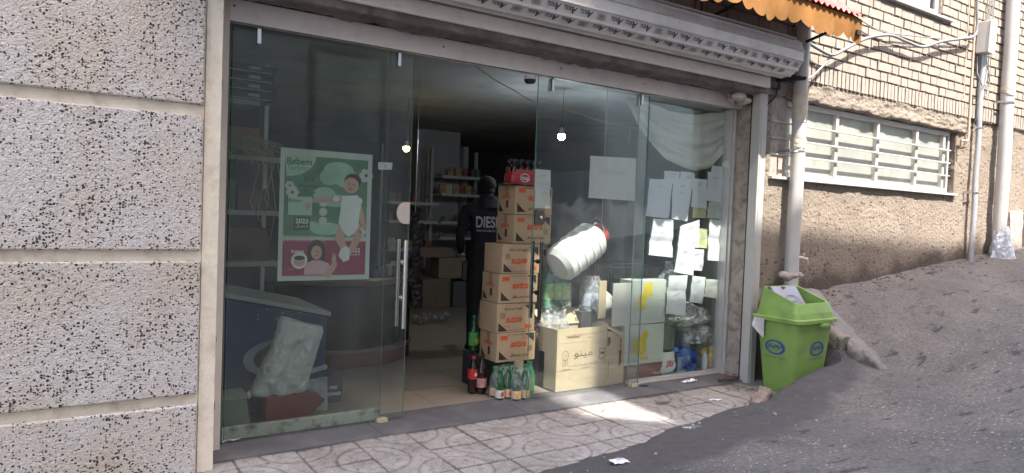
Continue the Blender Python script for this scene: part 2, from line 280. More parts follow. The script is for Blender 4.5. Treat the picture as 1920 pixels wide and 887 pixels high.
class MB:
    def __init__(s): s.v = []; s.f = []; s.m = []; s.sm = []
    def add(s, vs, fs, mi=0, sm=False):
        o = len(s.v); s.v += [tuple(v) for v in vs]
        for f in fs: s.f.append(tuple(i+o for i in f)); s.m.append(mi); s.sm.append(sm)
        return s
    def box(s, x0, x1, y0, y1, z0, z1, mi=0, M=None):
        vs = [Vector((x, y, z)) for x in (x0, x1) for y in (y0, y1) for z in (z0, z1)]
        if M: vs = [M @ v for v in vs]
        return s.add(vs, [(0,1,3,2),(4,6,7,5),(0,4,5,1),(2,3,7,6),(0,2,6,4),(1,5,7,3)], mi)
    def hexa(s, p, mi=0):
        "8 points: bottom ring 0-3, top ring 4-7"
        return s.add(p, [(3,2,1,0),(4,5,6,7),(0,1,5,4),(1,2,6,5),(2,3,7,6),(3,0,4,7)], mi)
    def quad(s, a, b, c, d, mi=0): return s.add([a, b, c, d], [(0,1,2,3)], mi)
    def poly(s, pts, mi=0): return s.add(pts, [tuple(range(len(pts)))], mi)
    def prism(s, pts, y0, y1, mi=0, M=None):
        "outline of (x,z) extruded along y"
        n = len(pts); vs = [Vector((p[0], y0, p[1])) for p in pts]+[Vector((p[0], y1, p[1])) for p in pts]
        if M: vs = [M @ v for v in vs]
        return s.add(vs, [tuple(range(n)), tuple(range(2*n-1, n-1, -1))]+[(i, i+n, (i+1) % n+n, (i+1) % n) for i in range(n)], mi)
    def tube(s, pts, r, n=8, mi=0, caps=True, sm=True):
        pts = [Vector(p) for p in pts]; rs = r if isinstance(r, (list, tuple)) else [r]*len(pts)
        vs = []; up = None
        for i, p in enumerate(pts):
            t = (pts[min(i+1, len(pts)-1)]-pts[max(i-1, 0)]).normalized()
            if up is None: up = t.orthogonal().normalized()
            up = (up-t*up.dot(t)); up = up.normalized() if up.length > 1e-6 else t.orthogonal().normalized()
            b = t.cross(up)
            for k in range(n):
                a = 2*math.pi*k/n; vs.append(p+(up*math.cos(a)+b*math.sin(a))*rs[i])
        fs = [(i*n+k, i*n+(k+1) % n, (i+1)*n+(k+1) % n, (i+1)*n+k) for i in range(len(pts)-1) for k in range(n)]
        s.add(vs, fs, mi, sm)
        if caps:
            s.add(vs[:n], [tuple(range(n-1, -1, -1))], mi); s.add(vs[-n:], [tuple(range(n))], mi)
        return s
    def lathe(s, prof, M=None, n=20, mi=0, sm=True):
        "prof of (r,z); each entry may carry a third value: material for the band that starts there"
        M = M or Matrix(); vs = []
        for q in prof:
            for k in range(n):
                a = 2*math.pi*k/n; vs.append(M @ Vector((q[0]*math.cos(a), q[0]*math.sin(a), q[1])))
        for i in range(len(prof)-1):
            m_ = prof[i][2] if len(prof[i]) > 2 else mi
            o = len(s.v)
            s.add(vs[i*n:(i+2)*n], [(k, (k+1) % n, n+(k+1) % n, n+k) for k in range(n)], m_, sm)
        if prof[0][0] > 1e-4: s.add(vs[:n], [tuple(range(n-1, -1, -1))], mi)
        if prof[-1][0] > 1e-4: s.add(vs[-n:], [tuple(range(n))], mi)
        return s
    def grid(s, fn, nu, nv, mi=0, sm=True):
        vs = [fn(i/nu, j/nv) for j in range(nv+1) for i in range(nu+1)]
        return s.add(vs, [(j*(nu+1)+i, j*(nu+1)+i+1, (j+1)*(nu+1)+i+1, (j+1)*(nu+1)+i) for j in range(nv) for i in range(nu)], mi, sm)
    def ell(s, c, rx, rz, y, n=28, mi=0, ux=Vector((1,0,0)), uz=Vector((0,0,1))):
        c = Vector(c); return s.add([c+ux*rx*math.cos(2*math.pi*k/n)+uz*rz*math.sin(2*math.pi*k/n)+Vector((0,y,0)) for k in range(n)], [tuple(range(n))], mi)
    def ring(s, c, rx, rz, t, n=32, mi=0, ux=Vector((1,0,0)), uz=Vector((0,0,1))):
        c = Vector(c); vs = []
        for q in (0, t):
            vs += [c+ux*(rx-q)*math.cos(2*math.pi*k/n)+uz*(rz-q)*math.sin(2*math.pi*k/n) for k in range(n)]
        return s.add(vs, [(k, (k+1) % n, n+(k+1) % n, n+k) for k in range(n)], mi)
    def sphere(s, c, r, nu=14, nv=9, mi=0, sc=(1,1,1), M=None):
        prof = [(r*math.sin(math.pi*j/nv), -r*math.cos(math.pi*j/nv)) for j in range(nv+1)]
        prof[0] = (1e-5, -r); prof[-1] = (1e-5, r)
        return s.lathe(prof, Matrix.Translation(c) @ (M or Matrix()) @ Matrix.Diagonal((*sc, 1)), nu, mi)
    def text(s, t, c, width=None, height=None, mi=0, ux=Vector((1,0,0)), uz=Vector((0,0,1)), off=.0004, bold=0, shear=0, rot=0):
        "flat printed lettering centred on c, running along ux, up along uz"
        vs, fs, x0, x1, y0, y1 = text_geo(t, bold, shear)
        if not fs: return s
        sx = (width/(x1-x0)) if width else height/(y1-y0); sy = (height/(y1-y0)) if height else sx
        if rot: a = rad(rot); ux, uz = ux*math.cos(a)+uz*math.sin(a), -ux*math.sin(a)+uz*math.cos(a)
        nr = ux.cross(uz).normalized(); c = Vector(c)
        return s.add([c+ux*((v[0]-(x0+x1)/2)*sx)+uz*((v[1]-(y0+y1)/2)*sy)+nr*(off+v[2]*.00012) for v in vs], fs, mi)
    def build(s, name, mats, parent=None, loc=None, bevel=0, M=None, seg=2):
        me = bpy.data.meshes.new(name)
        O = Vector(parent['_loc']) if parent is not None and '_loc' in parent else Vector((0,0,0))
        if loc is not None: O = Vector(loc)
        vs = s.v
        if parent is None and loc is None: O = Vector((0,0,0))
        vs = [(v[0]-O.x, v[1]-O.y, v[2]-O.z) for v in vs]
        me.from_pydata(vs, [], s.f)
        if not isinstance(mats, (list, tuple)): mats = [mats]
        for m in mats: me.materials.append(m)
        me.polygons.foreach_set('material_index', s.m); me.polygons.foreach_set('use_smooth', s.sm)
        me.update()
        o = bpy.data.objects.new(name, me); COL.objects.link(o)
        if parent is not None: o.parent = parent
        if loc is not None and parent is None: o.location = O
        if parent is not None and '_loc' in parent: o['_loc'] = tuple(parent['_loc'])
        if bevel:
            b = o.modifiers.new('edge', 'BEVEL'); b.width = bevel; b.segments = seg; b.limit_method = 'ANGLE'; b.angle_limit = rad(40)
        return o

def tag(o, label=None, cat=None, group=None, kind=None):
    if label: o['label'] = label
    if cat: o['category'] = cat
    if group: o['group'] = group
    if kind: o['kind'] = kind
    return o
def thing(name, label, cat, loc, group=None):
    o = bpy.data.objects.new(name, None); COL.objects.link(o); o.location = loc; o['_loc'] = tuple(loc); o.empty_display_size = .1
    return tag(o, label, cat, group)
def kids(o): return [c for c in bpy.data.objects if c.parent == o]
def copy_tree(o, loc=None, label=None, rotz=None, parent=None):
    c = o.copy(); COL.objects.link(c)
    if parent: c.parent = parent
    if loc is not None: c.location = loc
    if rotz is not None: c.rotation_euler.z = rotz
    if label: c['label'] = label
    for ch in kids(o): copy_tree(ch, parent=c)
    return c
def Rz(a): return Matrix.Rotation(a, 4, 'Z')
def Tr(*a): return Matrix.Translation(Vector(a))
def fbm(x, y, z=0, o=4): return noise.fractal(Vector((x, y, z)), .9, 2.0, o)

# ---- common materials
STONE = granular_stone()
PLASTER = rough_plaster('rough_plaster', (.41, .345, .28), (.33, .27, .215), wet=(.11, .085, .075))
PLASTER2 = rough_plaster('lintel_plaster', (.40, .34, .28), (.33, .28, .23))
CREAM = mat('cream_plaster', (.80, .71, .57), .85, .08, 8, .5, 120, dirt=(.30, .20, .12), da=.4, ds=9, bdist=.004)
BRICK = mat('pale_brick', (.325, .283, .24), .85, .13, 9, .5, 90, dirt=(.20, .155, .12), da=.5, ds=14, bdist=.004)
MORTAR = mat('grey_brown_mortar', (.25, .21, .17), .95, .2, 20, .7, 60, bdist=.008)
ALU = mat('dull_aluminium', (.55, .53, .51), .42, .06, 5, 0, metal=.35, dirt=(.25, .22, .2), da=.25, ds=20)
HEADER = mat('header_metal', (.80, .72, .66), .5, .05, 3, 0, metal=0, dirt=(.33, .28, .25), da=.25, ds=8)
WHITEMETAL = mat('white_painted_metal', (.43, .42, .395), .5, .05, 6, dirt=(.45, .36, .27), da=.4, ds=16)
CHROME = mat('brushed_steel', (.62, .63, .63), .22, .05, 30, metal=1)
DARKM = mat('black_painted_steel', (.025, .022, .026), .5, .2, 20)
CONC = mat('dirty_concrete', (.38, .32, .275), .9, .2, 7, .8, 50, dirt=(.11, .08, .06), da=.8, ds=11, bdist=.008)
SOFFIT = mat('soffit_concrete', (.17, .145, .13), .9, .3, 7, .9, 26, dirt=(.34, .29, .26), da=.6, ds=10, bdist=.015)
DARKV = mat('recess_shade', (.035, .026, .028), .9, .3, 6)  # near-black colour paints in the shade of the hollow above the door header
GLASS_L = glass_mat('green_tinted_glass', (.92, .94, .925), .050, (.40, .42, .39), .4)
GLASS_R = glass_mat('dusty_green_glass', (.945, .96, .95), .026, (.44, .48, .50), .25, 4)
EDGE = mat('glass_edge', (.14, .27, .21), .2, .1, 8)
PAPER = mat('white_paper', (.84, .85, .86), .8, .04, 7)
PAPER2 = mat('aged_paper', (.66, .67, .60), .8, .05, 7)
PAPERY = mat('yellow_paper', (.70, .68, .36), .8, .06, 7)
INK = mat('printed_black', (.03, .03, .035), .7, .1)
PENCIL = mat('faint_pencil', (.42, .43, .45), .8, .1)
CARD = mat('brown_card', (.47, .335, .205), .85, .06, 5, .15, 200, dirt=(.34, .21, .12), da=.3, ds=6, bdist=.002)
TAN = mat('tan_card', (.53, .43, .285), .85, .08, 5, dirt=(.42, .32, .19), da=.5, ds=7)
REDINK = mat('printed_red', (.62, .10, .04), .7, .08)
BLUEINK = mat('printed_blue', (.035, .07, .28), .6, .1)
YELINK = mat('printed_yellow', (.75, .55, .06), .7, .08)
WHITEINK = mat('printed_white', (.75, .75, .75), .6, .04)
PVC = mat('grey_pvc_pipe', (.45, .435, .415), .4, .05, 4, dirt=(.38, .33, .28), da=.35, ds=6)
CABLE = mat('grey_cable', (.22, .22, .23), .5, .1)
GREENP = mat('lime_green_plastic', (.215, .345, .085), .5, .10, 3, .25, 25, dirt=(.13, .18, .07), da=.65, ds=5, bdist=.004)
GREYP = mat('grey_plastic', (.30, .30, .34), .4, .06, 6)

# ================================================================== GROUND
TP = .346                                   # paving tile pitch
def road_controls():
    return [(5.6,-.3,.74),(6.1,-.3,.78),(6.55,-.3,.82),(7.66,-.3,.94),(9.25,-.3,1.10),(10.67,-.3,1.27),(14,-.3,1.62),(20,-.3,2.2),(34,-.3,3.4),
     (5.9,-.55,.58),(5.95,-.85,.38),(6.0,-1.12,.24),(5.75,-1.25,.20),(5.5,-.96,.235),(5.2,-.97,.20),(4.95,-.97,.16),(4.75,-.97,.11),(4.58,-.96,.05),(4.6,-.84,.0),(4.3,-.87,-.005),(3.9,-.93,-.008),(3.4,-1.0,-.010),(2.9,-1.1,-.012),(2.4,-1.22,-.012),(1.9,-1.42,-.015),
     (2.6,-1.6,.03),(3.6,-1.5,.06),(4.6,-1.4,.07),(5.4,-1.5,.15),(6.3,-1.5,.3),
     (1,-.5,-.14),(2.5,-.5,-.14),(3.8,-.5,-.14),(4.4,-.4,-.14),(1.2,-1.3,-.06),(0,-.8,-.1),(-2,-.6,-.3),(-2,-1.8,-.33),
     (1,-3,-.12),(3,-3,.12),(5,-3,.32),(8,-3,.66),(12,-3,1.12),(20,-3,2.15),(34,-3,3.4),
     (0,-6,-.25),(5,-6,.32),(10,-6,.95),(20,-6,2.15),(34,-6,3.4),(-3,-3,-.45),(-3,-6,-.5),(-12,-3,-1.5),(-12,-6,-1.5),(-12,-.5,-1.3),(-20,-3,-2.4),(7,-1.5,.50),(9,-1.5,.80),(12,-1.5,1.2)]
class RBF:
    def __init__(s, P):
        P = np.array(P, float); s.c = P[:, :2]; n = len(P)
        d = np.linalg.norm(s.c[:, None]-s.c[None], axis=2)
        A = np.zeros((n+3, n+3)); A[:n, :n] = s.phi(d)+np.eye(n)*1e-4; A[:n, n] = 1; A[:n, n+1:] = s.c; A[n:, :n] = A[:n, n:].T
        s.w = np.linalg.solve(A, np.r_[P[:, 2], 0, 0, 0])
    def phi(s, d): return np.where(d > 1e-9, d*d*np.log(np.maximum(d, 1e-9)), 0)
    def __call__(s, x, y):
        q = np.stack([x.ravel(), y.ravel()], 1); out = np.zeros(len(q)); n = len(s.c)
        for i in range(0, len(q), 20000):
            d = np.linalg.norm(q[i:i+20000, None]-s.c[None], axis=2)
            out[i:i+20000] = s.phi(d) @ s.w[:n]+s.w[n]+q[i:i+20000] @ s.w[n+1:]
        return out.reshape(x.shape)
ROAD = RBF(road_controls())
rng = np.random.default_rng(3)
def vnoise(x, y, sc, seed=0, octv=4, rough=.5):
    "cheap value noise on numpy arrays"
    tot = np.zeros_like(x); amp = 1; norm = 0
    for o in range(octv):
        g = np.random.default_rng(seed+o*13).random((256, 256))
        X = x*sc; Y = y*sc; xi = np.floor(X).astype(int); yi = np.floor(Y).astype(int); fx = X-xi; fy = Y-yi
        fx = fx*fx*(3-2*fx); fy = fy*fy*(3-2*fy)
        a = g[xi % 256, yi % 256]; b = g[(xi+1) % 256, yi % 256]; c = g[xi % 256, (yi+1) % 256]; d = g[(xi+1) % 256, (yi+1) % 256]
        tot += amp*((a*(1-fx)+b*fx)*(1-fy)+(c*(1-fx)+d*fx)*fy); norm += amp; amp *= rough; sc *= 2.03
    return tot/norm-.5
def road_z(x, y):
    z = ROAD(x, y)
    z += vnoise(x, y, 1.3, 5, 4)*.06+vnoise(x*.6, y, 11, 9, 4)*.035*np.clip((x-4.4)/1.5,.35,1)
    pocket = (x < 5.60+vnoise(x, y, 6, 21)*.08) & (y > -.90+vnoise(x, y, 5, 31)*.10) & (x > 4.55)
    z = np.where(pocket, np.minimum(z, -.03+vnoise(x, y, 8, 2)*.02), z)
    return z
def grid_object(name, xs, ys, zf, m, attrs=None, kind='structure'):
    X, Y = np.meshgrid(xs, ys); Z = zf(X, Y); nx, ny = len(xs), len(ys)
    me = bpy.data.meshes.new(name); me.vertices.add(nx*ny); me.vertices.foreach_set('co', np.stack([X, Y, Z], 2).ravel())
    i = np.arange(nx-1)[None]+np.arange(ny-1)[:, None]*nx; q = np.stack([i, i+1, i+nx+1, i+nx], 2).reshape(-1, 4)
    me.loops.add(q.size); me.loops.foreach_set('vertex_index', q.ravel()); me.polygons.add(len(q))
    me.polygons.foreach_set('loop_start', np.arange(len(q))*4); me.polygons.foreach_set('loop_total', np.full(len(q), 4)); me.polygons.foreach_set('use_smooth', np.ones(len(q), bool))
    me.update(calc_edges=True)
    for k, v in (attrs or {}).items():
        a = me.attributes.new(k, 'FLOAT', 'POINT'); a.data.foreach_set('value', v(X, Y, Z).ravel())
    me.materials.append(m); o = bpy.data.objects.new(name, me); COL.objects.link(o); o['kind'] = kind
    return o
def uneven(*segs):
    out = []
    for a, b, st in segs: out += list(np.arange(a, b, st))
    out.append(segs[-1][1]); return np.array(out)
def patch_mask(X, Y, Z):
    # smooth newer asphalt smeared along the paving, from bottom centre to the bin
    top = np.interp(X, [1.5, 2.4, 3.5, 4.6, 5.6, 6.0], [-1.0, -.9, -.8, -.6, -.55, -1.0])
    bot = np.interp(X, [1.5, 2.3, 2.8, 3.6, 4.4, 5.0, 5.6, 6.0], [-1.9, -1.75, -1.72, -1.62, -1.5, -1.3, -1.15, -1.02])
    n_ = vnoise(X, Y, 3.5, 44, 5)*.22
    a = np.clip((Y-bot+n_+vnoise(X, Y, 14, 91, 4)*.12)/.14, 0, 1)*np.clip((5.85-X+n_)/.08, 0, 1)*np.clip((X-1.2)/.2, 0, 1)
    return a
def chip_mask(X, Y, Z):
    # exposed stone: strongest near the camera and to its right, worn away up the slope by the wall
    return np.clip((-Y-1.0+vnoise(X, Y, 1.2, 77)*1.2)/.6, .05, 1)*np.clip((9.5-X)/3, .15, 1)
road = grid_object('road', uneven((-40,-4,1.0),(-4,.5,.12),(.5,7.2,.022),(7.2,12,.05),(12,60,.8)), uneven((-7.2,-4.2,.15),(-4.2,-.3,.022),(-.3,-.1,.1)), road_z, asphalt(),
                   {'patch': patch_mask, 'chips': chip_mask})
tag(road, kind='structure')
# land under everything, out to the horizon
MB().poly([(-300,-300,-3.2),(300,-300,-3.2),(300,300,-3.2),(-300,300,-3.2)]).build('ground', mat('bare_ground', (.2,.17,.14), .95)) ['kind'] = 'structure'

def tiles(X, Y):
    u = (X-1.16)/TP; v = (Y+.25)/TP
    iu = np.floor(u).astype(int); iv = np.floor(v).astype(int)
    ju = np.round(u); jv = np.round(v)
    joint = np.minimum(np.abs(u-ju), np.abs(v-jv))*TP
    h = np.zeros_like(X); dirt = np.zeros_like(X)
    # two lattices of circles on alternate corners
    best = np.full_like(X, 9.); ang = np.zeros_like(X)
    for ox, oy in ((0, 0), (1, 1)):
        cx = np.round((u-ox)/2)*2+ox; cy = np.round((v-oy)/2)*2+oy
        d = np.hypot(u-cx, v-cy); a = np.arctan2(v-cy, u-cx)
        k = d < best; best = np.where(k, d, best); ang = np.where(k, a, ang)
    R1 = .60
    groove = np.exp(-((best-R1)/.027)**2)
    saw = np.abs(((ang/(2*math.pi)*16) % 1)-.5)*2
    R2 = .36+.085*saw
    star = np.exp(-((best-R2)/.020)**2)*(best < R1)
    # stippled fields
    grain = rng.random(X.shape)
    stip = np.where((best > R1+.04) | (best < R2-.03), 1.0, .25)
    h -= groove*.0042+star*.0034
    h += (grain-.5)*.0022*stip
    jg = np.exp(-(joint/.0060)**2); h -= jg*.006
    dirt += groove*.5+star*.4+jg*.9+stip*(grain < .4)*.32
    # every tile lies a little differently
    tz = np.random.default_rng(11).normal(0, .0016, (64, 64)); tt = np.random.default_rng(12).normal(0, .004, (64, 64, 2))
    h += tz[iu % 64, iv % 64]+tt[iu % 64, iv % 64, 0]*(u-iu-.5)+tt[iu % 64, iv % 64, 1]*(v-iv-.5)
    wear = np.clip(vnoise(X, Y, 2.2, 61, 5)*3, -.3, .6)
    hole = np.exp(-(((X-3.93)/.07)**2+((Y+.44)/.045)**2)**2)
    h -= hole*.012; dirt += hole*.9+np.clip(wear, 0, 1)*.35
    # dirt line against the sill
    dirt += np.clip((Y+.30)/.03, 0, 1)*.4+np.clip(vnoise(X, Y, 30, 71, 3)*1.2, 0, .25)+np.clip(vnoise(X,Y,1.1,5,5)*1.2,0,.3)
    return h, np.clip(dirt, 0, 1)
def pav_edge(X):
    e = np.interp(X, [-3, 1.2, 4.1, 4.55, 4.7, 5.3], [-1.6, -1.6, -1.25, -.86, -.74, -.62])
    return e
TILE = mat('pressed_cement_tile', (.36, .338, .312), .9, .13, 5, .35, 160, dirt=(.27,.225,.19), da=.6, ds=2.2, bdist=.003, attr=('dirt', (.095,.08,.07)))
def pav_z(X, Y):
    h, _ = tiles(X, Y); z = -.014+h
    e = pav_edge(X)+vnoise(X, Y, 7, 88)*.05
    return np.where(Y < e, z-.30, z)
pav = grid_object('pavement', uneven((-3, .6, .1), (.6, 4.9, .0056), (4.9, 5.7, .03)), uneven((-1.75, -1.3, .03), (-1.3, -.24, .0056)), pav_z, TILE, {'dirt': lambda X, Y, Z: tiles(X, Y)[1]})
tag(pav, kind='structure')

# ================================================================== SHOP BUILDING
ZH0, ZH1 = 2.43, 2.555
shop = thing('shop_building', 'ground floor corner shop with wide glazed front and pale brick wall above', 'building', (3, 0, 0))
MARBLE = mat('grey_stone_slab', (.115,.115,.125), .55, .16, 4, .2, 60, dirt=(.22,.21,.20), da=.6, ds=4, bdist=.002)
b = MB()
for x0, x1 in ((.62, 1.7), (1.703, 2.79), (2.793, 4.2), (4.203, 5.20)): b.box(x0, x1, -.268, .16, -.05, 0)
b.build('door_sill', MARBLE, shop, bevel=.004)
fl = mat('beige_floor_tile', (.30, .26, .215), .3, .07, 3, dirt=(.36,.29,.23), da=.5, ds=3)
b = MB()
for i in range(14):
    for j in range(22):
        b.box(-1.2+i*.5, -1.2+i*.5+.496, .162+j*.5, .162+j*.5+.496, -.04, -.002)
b.box(-1.2, 5.8, .162, 11, -.06, -.043)
b.build('floor', fl, shop)
INW = mat('inner_wall', (.2,.19,.19), .9, .1, 3)
CEILM = mat('shop_ceiling', (.36,.36,.365), .85, .12, 2, .3, 8, dirt=(.15,.14,.14), da=.6, ds=1.3)
MB().box(-1.2, 8.2, .0, 11, 2.74, 2.85).build('ceiling', CEILM, shop)
for q_ in ((-1.3, -1.2, -.2, 11, -.05, 2.74),(8.2, 8.3, .1, 11, -.05, 2.74),(5.33, 8.2, .0, .1, -.05, 2.74),(-1.2, .70, .05, .15, 0, 2.74)): MB().box(*q_).build('side_wall', INW, shop)
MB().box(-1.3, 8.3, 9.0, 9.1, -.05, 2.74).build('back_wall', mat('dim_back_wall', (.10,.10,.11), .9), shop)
MB().box(4.80, 5.60, 6.02, 6.3, .002, 2.738).box(5.62,5.70,5.9,6.2,.002,2.5).build('inner_pier', mat('pale_inner_plaster', (.38,.37,.40), .9, .06), shop)
MB().box(5.84, 8.2, .162, 11, -.06, -.003).build('rear_floor', fl, shop)
# lintel and face above the doors
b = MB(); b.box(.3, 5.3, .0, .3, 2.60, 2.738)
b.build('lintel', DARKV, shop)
b = MB()
nx = 160
def rough_beam(u, v):
    x = .3+5.0*u; n_ = fbm(x*3, v*2, 1)*.018+fbm(x*14, v*3, 5)*.012
    if v < .34: t = v/.34; return Vector((x, -.335+n_*.3, 2.70-.165*t))           # front
    if v < .7: t = (v-.34)/.36; return Vector((x, -.335+.20*t, 2.535+n_*1.2))      # underside
    t = (v-.7)/.3; return Vector((x, -.135+n_*.3, 2.535+n_*(1-t)+.14*t))
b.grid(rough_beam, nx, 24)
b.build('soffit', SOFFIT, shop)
# rough broken plaster lump in the right upper corner
b = MB()
for k in range(9):
    b.sphere((5.0+random.uniform(-.11,.14), -.15+random.uniform(-.1,.08), 2.52+random.uniform(-.05,.05)), random.uniform(.03,.07), 9, 6, 0, (1.3,.9,.7))
b.build('loose_plaster', mat('broken_plaster', (.50,.44,.40), .95, .2, 20, 1, 40, bdist=.02), shop)
MB().box(.66, 5.16, -.372, -.343, 2.585, 2.675).build('fascia', HEADER, shop, bevel=.004)
# door header: folded metal channel
MB().box(.745, 5.205, -.075, -.045, ZH0, ZH1).box(.745, 5.205, -.045, .10, ZH1-.012, ZH1).box(.745, 5.205, -.0745, -.02, ZH0, ZH0+.006).build('door_header', HEADER, shop, bevel=.003)
b = MB()
for x in (.80, 2.12, 3.1, 3.95, 5.16): b.lathe([(.006,0),(.006,.004)], Tr(x,-.0755,2.515 if x in(.80,5.16) else 2.50) @ Matrix.Rotation(rad(90),4,'X'), 8)
b.build('header_screw', DARKM, shop)
# brick facing above (behind the awning) and neighbour share one brick field builder
def bricks(b, x0, x1, z0, z1, Y, holes=(), seed=1, soldier=None):
    R = random.Random(seed); rows = int((z1-z0)/.1); 
    for r in range(rows):
        z = z0+r*.1; x = x0-(.19 if r % 2 else 0)
        k = 0
        while x < x1:
            L = .248 if k % 2 == 0 else .118; k += 1
            a, c = max(x, x0), min(x+L, x1); x += L+.016
            if c-a < .03: continue
            if any(a < h[1] and c > h[0] and z+.08 > h[2] and z < h[3] for h in holes): 
                for h in holes:
                    if z+.08 > h[2] and z < h[3]:
                        if a < h[0] < c: c = h[0]-.004
                        elif a < h[1] < c: a = h[1]+.004
                        elif a >= h[0] and c <= h[1]: a = c
                if c-a < .03: continue
            j = R.uniform(-.004, .004); t = R.uniform(-.0025, .0025); e = [R.uniform(-.0025, .0025) for _ in range(4)]
            b.hexa([(a+e[0],Y-.018+j,z+t),(c+e[1],Y-.018+j+e[2],z-t),(c+e[1],Y+.02,z-t),(a+e[0],Y+.02,z+t),
                    (a+e[3],Y-.018+j,z+.079+t),(c-e[3],Y-.018+j+e[2],z+.079-t),(c,Y+.02,z+.079),(a,Y+.02,z+.079)])
    return b
b = MB(); bricks(b, -3.0, 5.5, 2.80, 5.2, -.31, seed=3)
b.build('brick_facing', BRICK, shop)
MB().box(-3, 5.5, -.305, 0, 2.68, 5.5).build('mortar_bed', MORTAR, shop)
MB().box(-3, 8.3, 0, 11, 2.86, 5.5).box(-3,8.3,11,11.1,-3,5.5).build('upper_storey', MORTAR, shop)
# right jamb
b = MB()
def jamb(u, v):
    z = 2.56*v; y = -.03-.18*u; n_ = fbm(y*9, z*4, 3)*.007+fbm(y*30, z*18, 8)*.004
    return Vector((5.172-n_, y, z))
b.grid(jamb, 14, 120)
b.box(5.18, 5.52, -.293, .05, -.03, 2.70)
b.build('concrete_jamb', CONC, shop)
# ---- pillar of granular blocks
pil = thing('stone_pillar', 'white granular stone pillar with black chips and cream joints beside the shop', 'pillar', (-.4, -.3, 0))
b = MB(); b.box(-3.4, .615, -.345, -.1, -1, 4.5); b.box(.617, .695, -.352, -.1, -.06, 4.5)
b.build('mortar_backing', CREAM, pil)
b = MB()
def ragged(u, v):
    z = -.05+2.9*v; return Vector((.695+.012*(noise.noise(Vector((1,2,z*14)))>.35)*.4+fbm(z*20, u)*.003, -.353+.15*u, z))
b.grid(ragged, 4, 200)
b.build('ragged_joint', CREAM, pil)
# four levels of blocks
Zs = [(-1.2,-.41,0),(-.365,.352,0),(.402,1.100,0),(1.152,1.848,0),(1.902,2.61,0),(2.66,3.4,0)]
for i, (z0, z1, _) in enumerate(Zs):
    for x0, x1 in ((-1.15, .610),(-3.3,-1.2)):
        if z0 < -1 and x0 < -2: continue
        b = MB()
        yb, yf, e = -.34, -.372, .004
        b.add([(x0,yb,z0),(x1,yb,z0),(x1,yb,z1),(x0,yb,z1),(x0+e,yf,z0+e),(x1-e,yf,z0+e),(x1-e,yf,z1-e),(x0+e,yf,z1-e)],
              [(4,5,6,7),(0,1,5,4),(1,2,6,5),(2,3,7,6),(3,0,4,7),(3,2,1,0)])
        b.build('stone_block', STONE, pil, bevel=.006)
# metal post closing the glazing on the left, with pins
b = MB(); b.box(.700, .775, -.10, .10, -.0, 2.70)
b.build('metal_post', mat('cream_painted_metal', (.60,.54,.46), .5, .06), shop, bevel=.003)
b = MB()
for z, r in ((1.62,.011),(2.02,.014),(1.52,.009)): b.lathe([(r,0),(r,.03),(r*.6,.038)], Tr(.728,-.10,z) @ Matrix.Rotation(rad(90),4,'X'), 10)
b.build('post_pin', CHROME, shop)
# upright dark angle between post and first pane
MB().box(.777,.80,-.02,.06,0,ZH0).build('dark_angle', mat('dark_aluminium', (.10,.10,.09), .5), shop)

# ---- glass panels
def pane(name, label, x0, x1, y, m, z0=.012, z1=ZH0+.02, group=None):
    t = thing(name, label, 'glass door' if name == 'sliding_door' else 'window pane', ((x0+x1)/2, y, 0))
    gp = MB().box(x0, x1, y-.005, y+.005, z0, z1).build('glass_pane', m, t)
    MB().box(x0-.0015, x0, y-.0052, y+.0052, z0, z1).box(x1, x1+.0015, y-.0052, y+.0052, z0, z1).build('polished_edge', EDGE, t)
    return t
dl = pane('sliding_door', 'left sliding glass door with steel bar handle and baby poster', .815, 1.945, 0, GLASS_L)
dr = pane('sliding_door', 'right sliding glass door with black lock and dark bar handle', 2.955, 4.09, 0, GLASS_R)
fl_ = pane('fixed_pane', 'left fixed glass pane above a pale rail stained with spots', .80, 1.80, .055, glass_mat('green_pane_inner', (.95,.97,.96), .006, (.4,.45,.42), .25))
fr_ = pane('fixed_pane', 'right fixed glass pane covered with taped white papers', 4.03, 5.14, .055, glass_mat('grey_pane_inner', (.94,.965,.96), .006, (.5,.55,.55), .25, 5))
# rails
b = MB(); b.box(.80, 1.80, .035, .075, .004, .078); b.build('bottom_rail', mat('stained_rail', (.48,.53,.45), .5, .06, 5, dirt=(.07,.07,.06), da=.9, ds=17), fl_, bevel=.003)
b = MB(); b.box(4.03, 5.13, .03, .08, .002, .034); b.box(4.03, 5.13, .012, .03, .002, .016); b.build('bottom_rail', ALU, fr_, bevel=.002)
b = MB(); b.box(5.13, 5.17, .0, .09, .0, ZH0); b.box(5.145, 5.171, -.03, .0, 0, ZH0); b.build('side_post', ALU, fr_, bevel=.002)
def hangers(t, xs):
    for x in xs:
        b = MB(); b.box(x-.011, x+.011, -.034, -.008, ZH0-.095, ZH0-.001); b.box(x-.011, x+.011, .008, .02, ZH0-.095, ZH0-.001)
        b.build('hanger', CHROME, t, bevel=.002)
hangers(dl, (.95, 1.83)); hangers(dr, (3.07, 3.98))
def handle(t, x, m, z0=.62, z1=1.205):
    b = MB()
    for y in (-.055, .06): b.tube([(x, y, z0), (x, y, z1)], .0145, 14)
    hb = b.build('bar_handle', m, t)
    b = MB()
    for z in (z0+.20, z1-.15):
        b.tube([(x, -.05, z), (x, .055, z)], .007, 8); b.lathe([(.018,0),(.018,.006)], Tr(x,-.006,z) @ Matrix.Rotation(rad(90),4,'X'), 14)
        b.sphere((x,-.022,z),.014,10,6)
    b.build('handle_mount', CHROME if m is CHROME else DARKM, hb)
handle(dl, 1.905, CHROME); 
handle(dr, 3.005, mat('dark_polished_steel', (.09,.09,.085), .2, .1, metal=.9))
